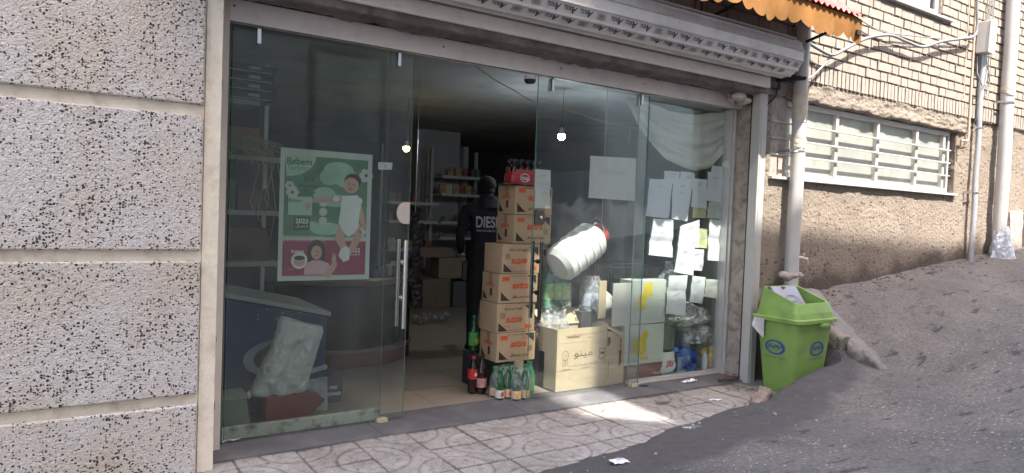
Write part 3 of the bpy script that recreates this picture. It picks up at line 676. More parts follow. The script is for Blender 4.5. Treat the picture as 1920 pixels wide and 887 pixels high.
# locks
pts = [(1.945-.002, 1.31), (1.945-.002, 1.455)]+[(1.905+.055*math.cos(a), 1.3825+.0725*math.sin(a)) for a in [rad(90+180*k/12) for k in range(13)]]
MB().prism(pts, -.020, -.006).build('lock_plate', mat('beige_lock_cover', (.50,.44,.38), .5, .05), dl, bevel=.003)
b = MB(); b.prism([(2.957,1.33),(3.03,1.33),(3.045,1.345),(3.045,1.425),(3.03,1.44),(2.957,1.44)], -.024, -.006)
b.build('lock_plate', mat('bronze_lock', (.14,.12,.10), .35, .1, metal=.7), dr, bevel=.003)
MB().lathe([(.013,0),(.013,.006),(.008,.009)], Tr(3.01,-.024,1.385) @ Matrix.Rotation(rad(90),4,'X'), 16).build('lock_cylinder', CHROME, [o for o in kids(dr) if o.name.startswith('lock_plate')][0])
def guide(x, label):
    t = thing('floor_guide', label, 'door guide', (x, -.01, 0))
    b = MB(); b.box(x-.035, x+.035, -.035, -.012, .001, .028); b.box(x-.035, x+.035, .008, .02, .001, .028); b.box(x-.035,x+.035,-.012,.008,.001,.008); b.box(x+.012,x+.03,-.038,-.035,.006,.024)
    b.build('guide_block', mat('yellowed_plastic', (.50,.43,.27), .6, .15, 30), t, bevel=.004)
    return t
guide(1.79, 'small yellowed plastic guide under the left sliding door')
g2 = guide(4.03, 'small yellowed plastic guide beside the black rod under the right door')
MB().tube([(4.07,-.05,.012),(4.14,-.075,.008)], .006, 6).build('black_rod', DARKM, g2)
# motion sensor under the header
t = thing('door_sensor', 'white and black dome sensor hanging under the door header', 'sensor', (2.9,.03,2.40))
MB().lathe([(.001,2.372),(.03,2.376),(.042,2.39),(.045,2.405)], Tr(2.9,.03,0), 16).build('black_lens', DARKM, t)
MB().lathe([(.045,2.405),(.047,2.43)], Tr(2.9,.03,0), 16).build('white_base', WHITEINK, t)

# ================================================================== ROLLER SHUTTER
sh = thing('roller_shutter', 'rolled grey metal shutter with printed slats above the shop front', 'shutter', (3, -.5, 2.82))
RC_Y, RC_Z, RR = -.515, 2.825, .165
X1R = 5.17
SL = mat('shutter_slat', (.62,.59,.56), .38, .05, 3, metal=.1, dirt=(.3,.27,.25), da=.4, ds=8)
# profile: slats = flat facets with small ridges between
prof = []
nseg = 13
for k in range(nseg):
    a0 = 2*math.pi*k/nseg+rad(4); a1 = 2*math.pi*(k+1)/nseg+rad(4)
    for t, dr_ in ((0, .004), (.04, .009), (.08, .003), (.12,.008),(.16, .0), (.5, .001), (.9, .0)):
        a = a0+(a1-a0)*t
        # flat chord
        A = Vector((math.cos(a0), math.sin(a0))); B = Vector((math.cos(a1), math.sin(a1))); p = (A*(1-t)+B*t)*RR
        n_ = ((A+B)/2).normalized(); p = p+n_*(dr_+.003)
        prof.append((RC_Y+p.x, RC_Z+p.y))
b = MB(); n = len(prof)
vs = [(x, p[0], p[1]) for x in (.5, X1R) for p in prof]
b.add(vs, [(i, (i+1) % n, n+(i+1) % n, n+i) for i in range(n)])
roll = b.build('slat_roll', SL, sh)
b = MB(); b.poly([(X1R-.001, RC_Y+(p[0]-RC_Y)*.985, RC_Z+(p[1]-RC_Z)*.985) for p in prof]); b.build('roll_end', mat('crumpled_foil', (.5,.5,.5), .5, .4, 12, 1, 20, bdist=.03), sh)
# printing on the facets seen from the street
pm = MB(); pk = MB()
for k in range(nseg):
    a0 = 2*math.pi*k/nseg+rad(4); a1 = 2*math.pi*(k+1)/nseg+rad(4); am = (a0+a1)/2
    deg = math.degrees(am) % 360
    if not (195 < deg < 262): continue
    nrm = Vector((0, math.cos(am), math.sin(am))); c0 = Vector((0, RC_Y, RC_Z))+nrm*(RR*math.cos(math.pi/nseg)+.0052)
    tz = Vector((1,0,0)).cross(nrm).normalized()
    if tz.z < 0: tz = -tz
    c0 = c0-tz*.004
    x = .9+(.11 if k % 2 else 0); j = 0
    while x < X1R-.06:
        if j % 4 == 3:
            cc = Vector((x, c0.y, c0.z))
            for q in range(7):
                pk.quad(cc+Vector((-.036,0,0))+tz*(-.021+q*.006)+nrm*.0003, cc+Vector((.03+.006*(q%3),0,0))+tz*(-.021+q*.006)+nrm*.0003, cc+Vector((.03+.006*(q%3),0,0))+tz*(-.0185+q*.006)+nrm*.0003, cc+Vector((-.036,0,0))+tz*(-.0185+q*.006)+nrm*.0003)
            pk.text('Ak', cc, height=.020, ux=Vector((-1,0,0)), uz=-tz, off=.001)
        else:
            pm.text('A', Vector((x+.036, c0.y, c0.z))-tz*.003, height=.044, ux=Vector((-1,0,0)), uz=-tz, bold=.02, shear=.25)
            pm.text('KROLL', Vector((x-.014, c0.y, c0.z))+tz*.006, width=.078, height=.028, ux=Vector((-1,0,0)), uz=-tz, bold=.02, shear=.2)
        x += .132; j += 1
pm.build('printed_lettering', INK, roll); pk.build('printed_stamp', mat('grey_print', (.20,.20,.20), .7), roll)
# hood sheet behind and above the roll
MB().box(.5, 5.18, -.345, -.312, 2.68, 2.93).build('back_plate', SL, sh)
# end bracket: black plate with slot
pts = [(-.30,2.70),(-.33,2.66),(-.62,2.635),(-.64,2.66),(-.46,2.71),(-.40,2.76),(-.40,2.97),(-.34,3.02),(-.30,3.02)]
b = MB(); vs = [(5.28, y, z) for y, z in pts]+[(5.29, y, z) for y, z in pts]; n = len(pts)
b.add(vs, [tuple(range(n)), tuple(range(2*n-1,n-1,-1))]+[(i,i+n,(i+1)%n+n,(i+1)%n) for i in range(n)])
b.box(5.20,5.42,-.365,-.352,2.68,3.00)
b.box(5.16,5.30,-.53,-.50,2.81,2.84)
b.build('end_bracket', DARKM, sh, bevel=.002)
MB().box(5.375,5.385,-.3665,-.3655,2.74,2.78).build('bracket_slot', WHITEINK, sh)
# guide rail on the right of the opening
b = MB()
b.box(5.105,5.200,-.325,-.315,-.02,2.62); b.box(5.105,5.113,-.315,-.235,-.02,2.62); b.box(5.192,5.20,-.315,-.23,-.02,2.62)
b.box(5.125,5.135,-.33,-.325,-.02,2.61)
b.build('guide_rail', WHITEMETAL, sh, bevel=.003)
MB().box(5.116,5.168,-.30,-.215,-.0,2.60).build('rail_gap_shade', DARKM, sh)  # solid black strip stands in for the shade in the gap beside the rail
b = MB(); pts = [at(1447,165,Y=-.34), at(1462,168,Y=-.36), at(1462,150,Y=-.37), at(1455,180,Y=-.36), at(1440,195,Y=-.32), at(1432,205,Y=-.31)]
b.tube(pts, .009, 8); b.build('motor_cable', mat('black_cable',(.03,.03,.03),.5), sh)

# ================================================================== AWNING
AX0, AX1, AYF, AZT, AZW = 2.9, 5.62, -.90, 3.16, 3.62
aw = thing('awning', 'orange canvas awning with scalloped hem and red corrugated roof edge', 'awning', (3.3,-.6,3.3))
RED = mat('red_corrugated_sheet', (.55,.07,.06), .5, .12, 4, dirt=(.6,.5,.45), da=.4, ds=9)
ORG = mat('orange_canvas', (.20,.088,.018), .85, .08, 3, .2, 90, dirt=(.38,.18,.04), da=.5, ds=4, bdist=.002)
b = MB()
def roof(u, v):
    x = AX0+(AX1-AX0)*u; c = math.sin(2*math.pi*x/.076)*.012
    return Vector((x, -.31+(AYF-.03+.31)*v, AZW+(AZT-AZW)*v+c))
b.grid(roof, 500, 6); b.build('corrugated_roof', RED, aw)
b = MB()
def val(u, v):
    x = AX0+(AX1-AX0)*u; ph = (x/.145) % 1
    tooth = (.045+.045*abs(math.sin(math.pi*ph))**.6+.02*math.sin(x*9))
    zb = AZT-.115-tooth
    z = AZT-.012+(zb-AZT)*v; y = AYF+.03*math.sin(x*7+1)*v**2*.5+.012*math.sin(x*23)*v
    return Vector((x, y, z))
b.grid(val, 520, 10); b.build('scalloped_valance', ORG, aw)
b = MB()
def sideval(u, v):
    y = -.32+(AYF+.32)*u; top = AZW+(AZT-AZW)*u-.015; ph = (y/.13) % 1
    return Vector((AX1-.004+.01*math.sin(y*20)*v, y, top-(.12+.05*abs(math.sin(math.pi*ph)))*v))
b.grid(sideval, 60, 6); b.build('side_valance', ORG, aw)
b = MB(); b.box(AX0,AX1-.02,AYF+.012,AYF+.035,AZT-.05,AZT-.022)
for x in (3.1, 4.3, 5.52): b.tube([(x,-.31,3.0),(x,AYF+.03,AZT-.04)], .014, 8); b.tube([(x,-.325,3.02),(x,-.325,3.58)],.012,8)
b.build('support_arm', DARKM, aw)
MB().box(5.545,5.60,AYF-.01,AYF+.05,AZT-.15,AZT-.11).build('arm_end', DARKM, aw)

# ================================================================== NEIGHBOURING BUILDING
nb = thing('neighbour_building', 'sunlit building up the slope with pale bricks over rough plaster base', 'building', (9, 0, 1))
WX0, WX1, WZ0, WZ1 = 5.30, 8.66, 1.835, 2.55
# plaster skin as a displaced sheet with the window opening cut out
def plaster_sheet(x0, x1, z0, z1, y, nu, nv, amp=.010, bulge=None):
    b = MB()
    def f(u, v):
        x = x0+(x1-x0)*u; z = z0+(z1-z0)*v
        d = fbm(x*2.2, z*2.2, 3)*amp*1.2+fbm(x*17, z*17, 7, 3)*amp*.5
        if bulge: d += bulge(x, z)
        return Vector((x, y-d, z))
    return b.grid(f, nu, nv)
sheets = [(5.20, WX0, -.2, 2.74), (WX0, WX1, -.2, WZ0), (WX1, 13.0, .5, 2.74)]
b = MB()
for x0, x1, z0, z1 in sheets:
    q = plaster_sheet(x0, x1, z0, z1, -.300, max(4, int((x1-x0)/.028)), int((z1-z0)/.028))
    b.add(q.v, q.f, 0, True)
b.box(13.0, 40, -.31, -.1, 0, 2.74)
base = b.build('plaster_wall', PLASTER, nb)
a = base.data.attributes.new('stain', 'FLOAT', 'POINT')
xs = np.array([v.co.x+9 for v in base.data.vertices]); zs = np.array([v.co.z+1 for v in base.data.vertices])
gz = ROAD(xs, np.full_like(xs, -.3)); hh = zs-gz
st = np.clip(1-(hh-.04+vnoise(xs, zs, 3, 4, 5)*.45)/.16, 0, 1)*.8
a.data.foreach_set('value', st)
# heavy hand-thrown lintel over the window
b = MB()
def lint(u, v):
    x = 5.22+(8.86-5.22)*u
    n_ = fbm(x*3, v*4, 2)*.014+fbm(x*13, v*9, 6)*.009
    zb = WZ1-.015+fbm(x*2.5, 0, 9)*.02+fbm(x*11,0,2)*.008
    if v < .25: t = v/.25; return Vector((x, -.12-.21*t, zb+.01*t+n_*.3))
    t = (v-.25)/.75; return Vector((x, -.33-n_+.015*t*t, zb+.01+(2.755-zb)*t))
b.grid(lint, 150, 26)
b.build('rough_lintel', PLASTER2, nb)
def reveal(u, v):
    z = WZ0-.02+(WZ1-WZ0+.04)*v; y = -.305+.20*u
    return Vector((WX1+.005+.02*(1-u)*0+fbm(y*9, z*7, 3)*.012, y, z))
b = MB(); b.grid(reveal, 10, 40); b.box(WX0-.02, WX1+.02, -.12, -.05, WZ0-.05, WZ1+.05); b.build('window_reveal', PLASTER2, nb)
# brick field
HX0, HX1, HZ0 = 5.9, 8.12, 3.76
b = MB(); bricks(b, 5.50, 12.6, 2.905, 5.6, -.315, holes=[(HX0, HX1, HZ0, 6)], seed=5); b.build('brick_field', BRICK, nb)
b = MB(); R = random.Random(8); x = 5.46
while x < 12.6:
    if True:
        j = R.uniform(-.003,.003); z0_ = 2.735+R.uniform(-.003,.003); b.box(x, x+.053, -.335+j, -.29, z0_, z0_+.15)
    x += .0685
b.build('soldier_course', BRICK, nb)
MB().box(5.45, HX0, -.312, -.05, 2.72, 5.6).box(HX1, 40, -.312, -.05, 2.72, 5.6).box(HX0, HX1, -.312, -.05, 2.72, HZ0).build('mortar_bed', MORTAR, nb)
MB().box(8.3, 40, -.05, 11, -1, 5.6).build('inner_block', MORTAR, nb)
# lower window
wt = thing('barred_window', 'wide white barred window with frosted panes in the rough plaster wall', 'window', (7, -.25, 1.85))
b = MB(); y0, y1 = -.275, -.225
b.box(WX0, WX1-.10, y0, y1, WZ0, WZ0+.05); b.box(WX0, WX1-.10, y0, y1, WZ1-.06, WZ1-.015)
for x in (WX0+.02, 6.32, 7.05, 7.83, 8.43): b.box(x, x+.048, y0-.002, y1, WZ0+.05, WZ1-.06)
b.box(WX1-.09, WX1-.05, -.26, -.21, WZ0, WZ1-.02)
b.build('frame', WHITEMETAL, wt, bevel=.003)
MB().box(WX0-.02, WX1+.03, -.345, -.22, WZ0-.028, WZ0-.002).build('sill', WHITEMETAL, wt, bevel=.003)
b = MB()
for z in (WZ0+.19, WZ0+.335, WZ0+.48): b.box(WX0, WX1-.10, -.305, -.285, z, z+.014)
b.build('security_bar', WHITEMETAL, wt, bevel=.002)
FROST = mat('frosted_pane', (.31,.32,.285), .35, .15, 2.5, dirt=(.16,.175,.17), da=.5, ds=4)
MB().box(WX0, WX1-.10, -.232, -.226, WZ0+.04, WZ1-.04).build('frosted_glass', FROST, wt)
# upper window
ut = thing('upper_window', 'white framed window high in the brick wall cut by the top of the picture', 'window', (7, -.25, 3.76))
b = MB(); b.box(HX0, HX1, -.29, -.24, HZ0, HZ0+.07); b.box(HX1-.07, HX1, -.29, -.24, HZ0+.07, 5.3); b.box(HX0, HX0+.06, -.29, -.24, HZ0+.07, 5.3); b.box(7.0,7.06,-.29,-.24,HZ0+.07,5.3)
b.box(HX1-.13, HX1-.09, -.275, -.25, HZ0+.07, 5.3, 1)
b.build('frame', [WHITEMETAL, DARKM], ut, bevel=.003)
MB().box(HX0-.05, HX1+.20, -.37, -.24, HZ0-.03, HZ0-.004).build('sill', WHITEMETAL, ut, bevel=.003)
MB().box(HX0+.06, HX1-.08, -.262, -.255, HZ0+.07, 5.3).build('glass', mat('curtained_glass', (.42,.50,.56), .12, .15, 3, stretch=(6,1,.4)), ut)
# white marble-faced block at the far base
b = MB()
def mb(u, v): 
    x = 10.08+.38*u; z = 1.08+.60*v
    return Vector((x, -.345-fbm(x*6, z*6)*.02, z))
mt_ = thing('plastered_block', 'cracked white plaster block at wall foot beside the far drainpipe', 'block', (10.2,-.3,1.2))
b.grid(mb, 14, 16); b.build('plaster_face', mat('cracked_white_plaster', (.62,.58,.50), .8, .12, 9, .9, 22, dirt=(.35,.28,.22), da=.6, ds=12), mt_)
MB().hexa([(10.06,-.35,1.05),(10.48,-.35,1.05),(10.48,-.2,1.05),(10.06,-.2,1.05),(10.08,-.345,1.67),(10.44,-.345,1.70),(10.44,-.2,1.7),(10.08,-.2,1.67)]).hexa([(10.50,-.42,1.05),(11.1,-.5,1.05),(11.1,-.2,1.15),(10.5,-.2,1.15),(10.5,-.35,1.70),(11.0,-.36,1.62),(11.0,-.2,1.6),(10.5,-.2,1.7)]).build('rubble_core', CONC, mt_)

# ---- pipes and cables
def pipe(name, label, x, y, r, z0, z1, lean=0, clamps=(), patches=(), m=PVC, base=None, n=20):
    t = thing(name, label, 'pipe', (x, y, z0))
    b = MB(); N = 14
    b.tube([(x+lean*(i/N), y+.004*math.sin(i*1.3), z0+(z1-z0)*i/N) for i in range(N+1)], r, n)
    b.build('pipe_run', m, t)
    for z in clamps:
        b = MB(); b.lathe([(r+.003,z-.008),(r+.005,z-.008),(r+.005,z+.008),(r+.003,z+.008)], Tr(x+lean*(z-z0)/(z1-z0),y,0), n, 0, False)
        b.box(x-r-.075, x-r+.01, y-.008, y+.008, z-.006, z+.006); b.box(x-r-.08,x-r-.06,y-.014,-.29,z-.012,z+.012)
        b.build('pipe_clamp', CHROME, t)
    for z0_, z1_ in patches:
        b = MB()
        def wrap(u, v, z0_=z0_, z1_=z1_):
            a = 2*math.pi*u; z = z0_+(z1_-z0_)*v+.02*math.sin(a*2+z0_*9)*(1 if v in (0,1) else .3)
            rr = r+.003+.007*abs(fbm(math.cos(a)*2, math.sin(a)*2+z0_, z*16, 4))
            return Vector((x+math.cos(a)*rr, y+math.sin(a)*rr, z))
        b.grid(wrap, 26, 14); b.build('taped_wrap', mat('cracked_tape', (.52,.46,.38), .6, .15, 14, .8, 40, dirt=(.3,.22,.15), da=.6, ds=18), t)
    return t
dp = pipe('drainpipe', 'thick grey drainpipe with torn tape wraps beside the shop shutter bracket', 5.545, -.405, .062, .70, 5.5, clamps=(2.06,), patches=((2.34,2.60),(2.075,2.19)))
b = MB()
for k in range(8): b.sphere((5.545+random.uniform(-.09,.09), -.40+random.uniform(-.05,.05), .93+random.uniform(-.03,.03)), random.uniform(.04,.065), 9, 6, 0, (1,1,.7))
b.build('mortar_collar', mat('grey_mortar', (.33,.29,.26), .95, .2, 14, 1, 30, bdist=.02), dp)
dp2 = pipe('drainpipe', 'thick pale drainpipe furthest up the slope with silver foil at its foot', 9.62, -.42, .074, 1.15, 5.5, clamps=(2.98,), patches=((3.08,3.16),))
b = MB()
def foil(u, v):
    a = 2*math.pi*u; r_ = .10+.10*(1-v)+.03*fbm(math.cos(a)*3, math.sin(a)*3, v*4); z = 1.06+.40*v
    return Vector((9.70-.08*v+math.cos(a)*r_*1.15, -.43+math.sin(a)*r_*.6, z+.04*math.cos(a)))
b.grid(foil, 36, 12); b.build('foil_wrap', mat('crumpled_silver_foil', (.62,.64,.68), .4, .2, 20, 1, 18, metal=.4, bdist=.03), dp2)
cp = pipe('conduit', 'slim grey steel conduit running down from the white junction box', 9.03, -.375, .030, .98, 3.5, clamps=(1.86,2.62), m=mat('galvanised_pipe', (.42,.43,.44), .4, .1, 6, metal=.3), n=14)
t = thing('gas_pipe', 'thin tan gas pipe ending in an elbow beside the barred window', 'pipe', (8.86,-.34,2.45))
b = MB(); b.tube([(8.86,-.345,5.5),(8.86,-.345,2.50),(8.855,-.345,2.465),(8.82,-.345,2.45),(8.68,-.345,2.45)], .013, 8)
b.build('pipe_run', mat('tan_painted_pipe', (.46,.36,.28), .6, .1), t)
MB().tube([(8.70,-.345,2.45),(8.70,-.345,2.36)], .016, 8).tube([(8.70,-.345,2.38),(8.70,-.40,2.37)], .012, 8).build('pipe_valve', mat('rusty_fitting', (.30,.20,.15), .7, .2, 30), t)
t = thing('thin_pipe', 'thinnest tan pipe just left of the gas pipe on the bricks', 'pipe', (8.72,-.34,2.9))
MB().tube([(8.72,-.335,5.5),(8.715,-.335,2.95)], .007, 6).build('pipe_run', MATS['tan_painted_pipe'], t)
t = thing('junction_box', 'white electrical junction box on the brick wall beside the far drainpipe', 'electrical box', (9.0,-.4,3.5))
MJ = Tr(8.99,-.42,3.66) @ Matrix.Rotation(rad(4),4,'Y')
MB().box(-.068,.068,-.055,.08,-.185,.185,0,MJ).build('box_body', WHITEMETAL, t, bevel=.008)
MB().box(-.074,.074,-.068,-.057,-.19,.19,0,MJ).box(-.06,.06,-.070,-.068,.165,.171,0,MJ).build('box_lid', mat('cream_box_lid', (.66,.62,.55), .5, .05), t, bevel=.004)
R = random.Random(4)
for i in range(5):
    x = 9.10+.035*i; p = []
    for k in range(14):
        p.append((x+.03*math.sin(k*1.1+i*2)+R.uniform(-.012,.012), -.345-.03*abs(math.sin(k+i)), 5.2-k*.16-(0 if i%2 else .15)))
    o = MB().tube(p, .0045, 5).build('thin_wire', CABLE, t)
b = MB()
b.tube([(8.93,-.36,3.45),(8.9,-.38,3.25),(8.95,-.42,3.10),(9.02,-.42,3.12),(9.1,-.40,3.3)], .006, 6)
b.tube([(9.05,-.40,3.45),(9.12,-.40,3.3),(9.18,-.40,3.2),(9.14,-.40,3.02),(9.06,-.40,3.0)], .006, 6)
b.build('looped_wire', CABLE, t)
# thick wavy cables across the brickwork
def cable(label, pts, r, m=CABLE, name='cable'):
    P = [Vector(p) for p in pts]; out = []
    for i in range(len(P)-1):
        p0, p1, p2, p3 = P[max(i-1,0)], P[i], P[i+1], P[min(i+2,len(P)-1)]
        for k in range(8):
            t = k/8; out.append(.5*((2*p1)+(-p0+p2)*t+(2*p0-5*p1+4*p2-p3)*t*t+(-p0+3*p1-3*p2+p3)*t**3))
    out.append(P[-1]); o = MB().tube([p-P[0] for p in out], r, 8).build(name, m); o.location = P[0]
    return tag(o, label, 'cable')
cable('thickest grey cable waving across the bricks from shutter bracket to pipes', [at(x,y,Y=-.41) for x,y in ((1512,78),(1535,92),(1560,103),(1585,92),(1625,72),(1668,66),(1700,78),(1730,88),(1765,78),(1800,73),(1826,68),(1832,50),(1832,20),(1834,-30),(1836,-90))], .0155)
cable('grey cable sagging below the thick one towards the drainpipe', [at(x,y,Y=-.39) for x,y in ((1558,104),(1545,122),(1520,145),(1500,152))], .011)
cable('thin dark cable stretched straight above the thick wavy cable', [at(x,y,Y=-.38) for x,y in ((1560,5),(1610,35),(1650,58),(1700,66),(1760,72),(1826,74))], .006)
cable('thin straight cable under the wavy cable on the bricks', [at(x,y,Y=-.345) for x,y in ((1640,82),(1690,84),(1740,85),(1800,84))], .004)
cable('short black wire looping down the plaster by the shutter', [at(x,y,Y=-.36) for x,y in ((1540,0),(1575,22),(1600,44))], .005)
# tap
t = thing('water_tap', 'small painted water tap on the plaster beside the near drainpipe', 'tap', (5.72,-.32,1.09))
m = mat('painted_tap', (.50,.43,.38), .5, .15, 30)
MB().tube([(5.60,-.36,1.10),(5.72,-.38,1.10)], .019, 10).tube([(5.72,-.38,1.10),(5.77,-.40,1.09),(5.775,-.40,1.055)], .015, 10).build('tap_body', m, t)
MB().tube([(5.745,-.38,1.11),(5.745,-.38,1.135)], .008, 8).box(5.72,5.77,-.386,-.374,1.133,1.141).build('tap_handle', m, t)

# ================================================================== KERB, RUBBLE, LITTER
CURB = mat('old_kerb_concrete', (.22,.20,.18), .92, .2, 8, 1, 30, dirt=(.15,.12,.10), da=.6, ds=7, bdist=.012)
def stone(name, label, cat, rings, n=18, m=CURB, amp=.012, seed=0):
    "lofted rough stone: rings of (centre, half width, half height, direction-x)"
    b = MB(); P0 = Vector(rings[0][0]); N = 26
    def f(u, v):
        k = v*(len(rings)-1); i = min(int(k), len(rings)-2); t = k-i
        c = Vector(rings[i][0]).lerp(Vector(rings[i+1][0]), t); hw = rings[i][1]*(1-t)+rings[i+1][1]*t; hh_ = rings[i][2]*(1-t)+rings[i+1][2]*t
        a = 2*math.pi*u; ca, sa = math.cos(a), math.sin(a); s_ = (abs(ca)**5+abs(sa)**5)**(-.2)
        ax = (Vector(rings[-1][0])-P0).normalized(); side = ax.cross(Vector((0,0,1))).normalized()
        p = c+side*ca*s_*hw+Vector((0,0,1))*sa*s_*hh_
        d = fbm(p.x*7+seed, p.y*7, p.z*7)*amp*1.5+fbm(p.x*25, p.y*25, p.z*25+seed)*amp*.6
        return p+(p-c).normalized()*d-P0
    b.grid(f, 36, N)
    b.poly([f(k/36, 0) for k in range(36)]); b.poly([f(k/36, 1) for k in range(36)][::-1])
    o = b.build(name, m); o.location = P0; return tag(o, label, cat)
stone('kerb_stone', 'smooth grey kerb stone with dark joint emerging behind the green bin', 'kerb', [((5.73,-.38,.47),.10,.17),((5.745,-.85,.30),.10,.15)], amp=.004)
stone('kerb_stone', 'crumbled end of the kerb sunk in asphalt right of bin', 'kerb', [((5.75,-.865,.295),.105,.14),((5.80,-1.02,.22),.12,.12),((5.85,-1.15,.15),.09,.08)], amp=.034, seed=4)
o = stone('kerb_stone', 'short broken kerb end at the torn corner of the paving', 'kerb', [((4.48,-.88,-.035),.05,.075),((4.86,-.70,-.01),.055,.07)], amp=.02, seed=9, m=mat('weathered_kerb', (.26,.21,.18), .95, .3, 12, 1, 40, dirt=(.09,.07,.06), da=.7, ds=11, bdist=.012))
# concrete ramp slab behind the kerb
def ramp(u, v):
    x = 5.80+(.30+.05*fbm(v*6,3))*u*(1-.55*v); y = -.32-(.72+.12*fbm(u*3,7))*v
    return Vector((x, y, float(ROAD(np.array([x]), np.array([y]))[0])+.055+.014*fbm(x*8, y*8)-.045*u*u))
b = MB(); b.grid(ramp, 20, 30); o = b.build('ramp_slab', mat('pale_ramp_concrete', (.20,.19,.178), .9, .15, 6, .8, 30, stretch=(1,.25,1), bdist=.01)); tag(o, kind='structure')
# small weed
t = thing('weed', 'tiny green weed growing between the green bin and kerb stone', 'plant', (5.62,-.80,.42))
R = random.Random(2); b = MB()
for k in range(26):
    c = Vector((5.615+R.uniform(-.03,.03), -.84+R.uniform(-.05,.05), .40+R.uniform(-.03,.05))); d = Vector((R.uniform(-1,1), R.uniform(-1,.3), R.uniform(-.3,1))).normalized()*.028; s_ = d.orthogonal().normalized()*.007
    b.add([c, c+d*.5+s_, c+d, c+d*.5-s_], [(0,1,2,3)])
b.build('leaves', mat('weed_leaf', (.05,.09,.03), .7, .3), t)
MB().tube([(5.615,-.83,.30),(5.615,-.84,.44)], .003, 5).build('stem', MATS['weed_leaf'], t)
# litter
def sheet(name, label, cat, c, w, h, ang, m, curl=.01, n=8, print_=None):
    M = Tr(*c) @ Rz(rad(ang)); b = MB()
    b.grid(lambda u, v: M @ Vector(((u-.5)*w, (v-.5)*h, .004+curl*(abs(math.sin(u*5+v*3))))) - Vector(c), n, n)
    o = b.build(name, m); o.location = c; return tag(o, label, cat)
p = at(1161,871,Z=.02)
t = thing('sweet_wrapper', 'crumpled white wrapper with faint print on the asphalt at the bottom', 'litter', p)
zz = float(road_z(np.array([[p.x]]), np.array([[p.y]]))[0,0])
b = MB(); M = Tr(p.x,p.y,max(zz,-.01)+.006) @ Rz(rad(-12)); R = random.Random(1)
b.grid(lambda u, v: M @ Vector(((u-.5)*.10, (v-.5)*.075, .012*abs(fbm(u*4, v*4, 2))+.004)), 9, 7, 0, False); b.build('foil', PAPER, t)
b = MB()
for k in range(3): b.quad(*[M @ Vector(q) for q in ((-.02,-.018+k*.014,.022),(.028,-.018+k*.014,.022),(.028,-.012+k*.014,.022),(-.02,-.012+k*.014,.022))])
b.build('printed_lines', mat('purple_print', (.25,.2,.35), .6), t)
p = at(1305,806,Z=0)
b = MB(); b.grid(lambda u, v: Vector(((u-.5)*.14, (v-.5)*.12, .004+.05*abs(fbm(u*5, v*5, 8)))), 14, 12, 0, False); o = b.build('plastic_film', film_mat('clear_litter_film', .35)); o.location = (p.x, p.y, -.008); tag(o, 'scrap of clear plastic film lying near the torn pavement edge', 'litter')
p = at(1292,717,Z=0)
b = MB(); b.grid(lambda u, v: Vector(((u-.5)*.16, (v-.5)*.05, .004+.03*abs(fbm(u*7, v*3, 4)))), 14, 6, 0, False); o = b.build('paper_scrap', PAPER); o.location = (p.x, p.y, .004); tag(o, 'torn white paper scrap on the sill below the right pane', 'litter')
p = at(1368,712,Z=0)
b = MB(); R = random.Random(6)
for k in range(34):
    c = Vector((R.uniform(-.16,.12), R.uniform(-.06,.05), .008+R.uniform(0,.02))); a_ = R.uniform(0,6.3); r_ = R.uniform(.012,.03)
    b.add([c+Vector((math.cos(a_+q)*r_*(1 if q%2 else .5), math.sin(a_+q)*r_, R.uniform(-.004,.006))) for q in (0,1.5,3.1,4.7)], [(0,1,2,3)])
o = b.build('dry_leaves', mat('dry_brown_leaf', (.16,.08,.045), .8, .4, 30)); o.location = (p.x, p.y, 0); tag(o, 'heap of dry brown leaves at the foot of the right jamb', 'leaves', kind='stuff')
p = at(1342,752,Z=-.01)
sheet('paper_strip', 'thin white paper strip on the paving near the bin', 'litter', (p.x,p.y,-.008), .11,.018,-25, PAPER)
p = at(415,829,Z=0)
sheet('paper_strip', 'long thin white strip lying at left end of the sill', 'litter', (p.x+.05,p.y-.03,.004), .10,.014,5, PAPER)
b = MB(); R = random.Random(12)
for i in range(420):
    x = R.uniform(.8, 9); y = R.uniform(-2.8, -.45) if x > 4.7 else R.uniform(-2.6,-.3)
    z = float(road_z(np.array([[x]]), np.array([[y]]))[0,0]); 
    if x < 4.6 and y > -1: z = max(z, -.014)
    r_ = R.choice((.004,.005,.007,.012)); b.sphere((x,y,z+r_*.4), r_, 6, 4, 0, (1,R.uniform(.6,1),.6))
o = b.build('gravel', mat('loose_gravel', (.36,.31,.28), .9, .4, 40)); tag(o, 'loose pale grit scattered over the road and paving', 'gravel', kind='stuff')
b = MB(); R = random.Random(15)
for i in range(130):
    x = 5.95+4.85*R.random(); y = -.325-abs(R.gauss(0,.07)); z = float(road_z(np.array([[x]]), np.array([[y]]))[0,0]); r_ = R.choice((.006,.008,.011,.016))
    b.sphere((x,y,z+r_*.1), r_, 7, 5, 0, (1.3,1,.6), Matrix.Rotation(R.uniform(0,3),4,'Z'))
o = b.build('rubble', mat('brown_rubble', (.15,.12,.105), .95, .4, 30)); tag(o, 'brown crumbled rubble along the foot of the plaster wall', 'rubble', kind='stuff')

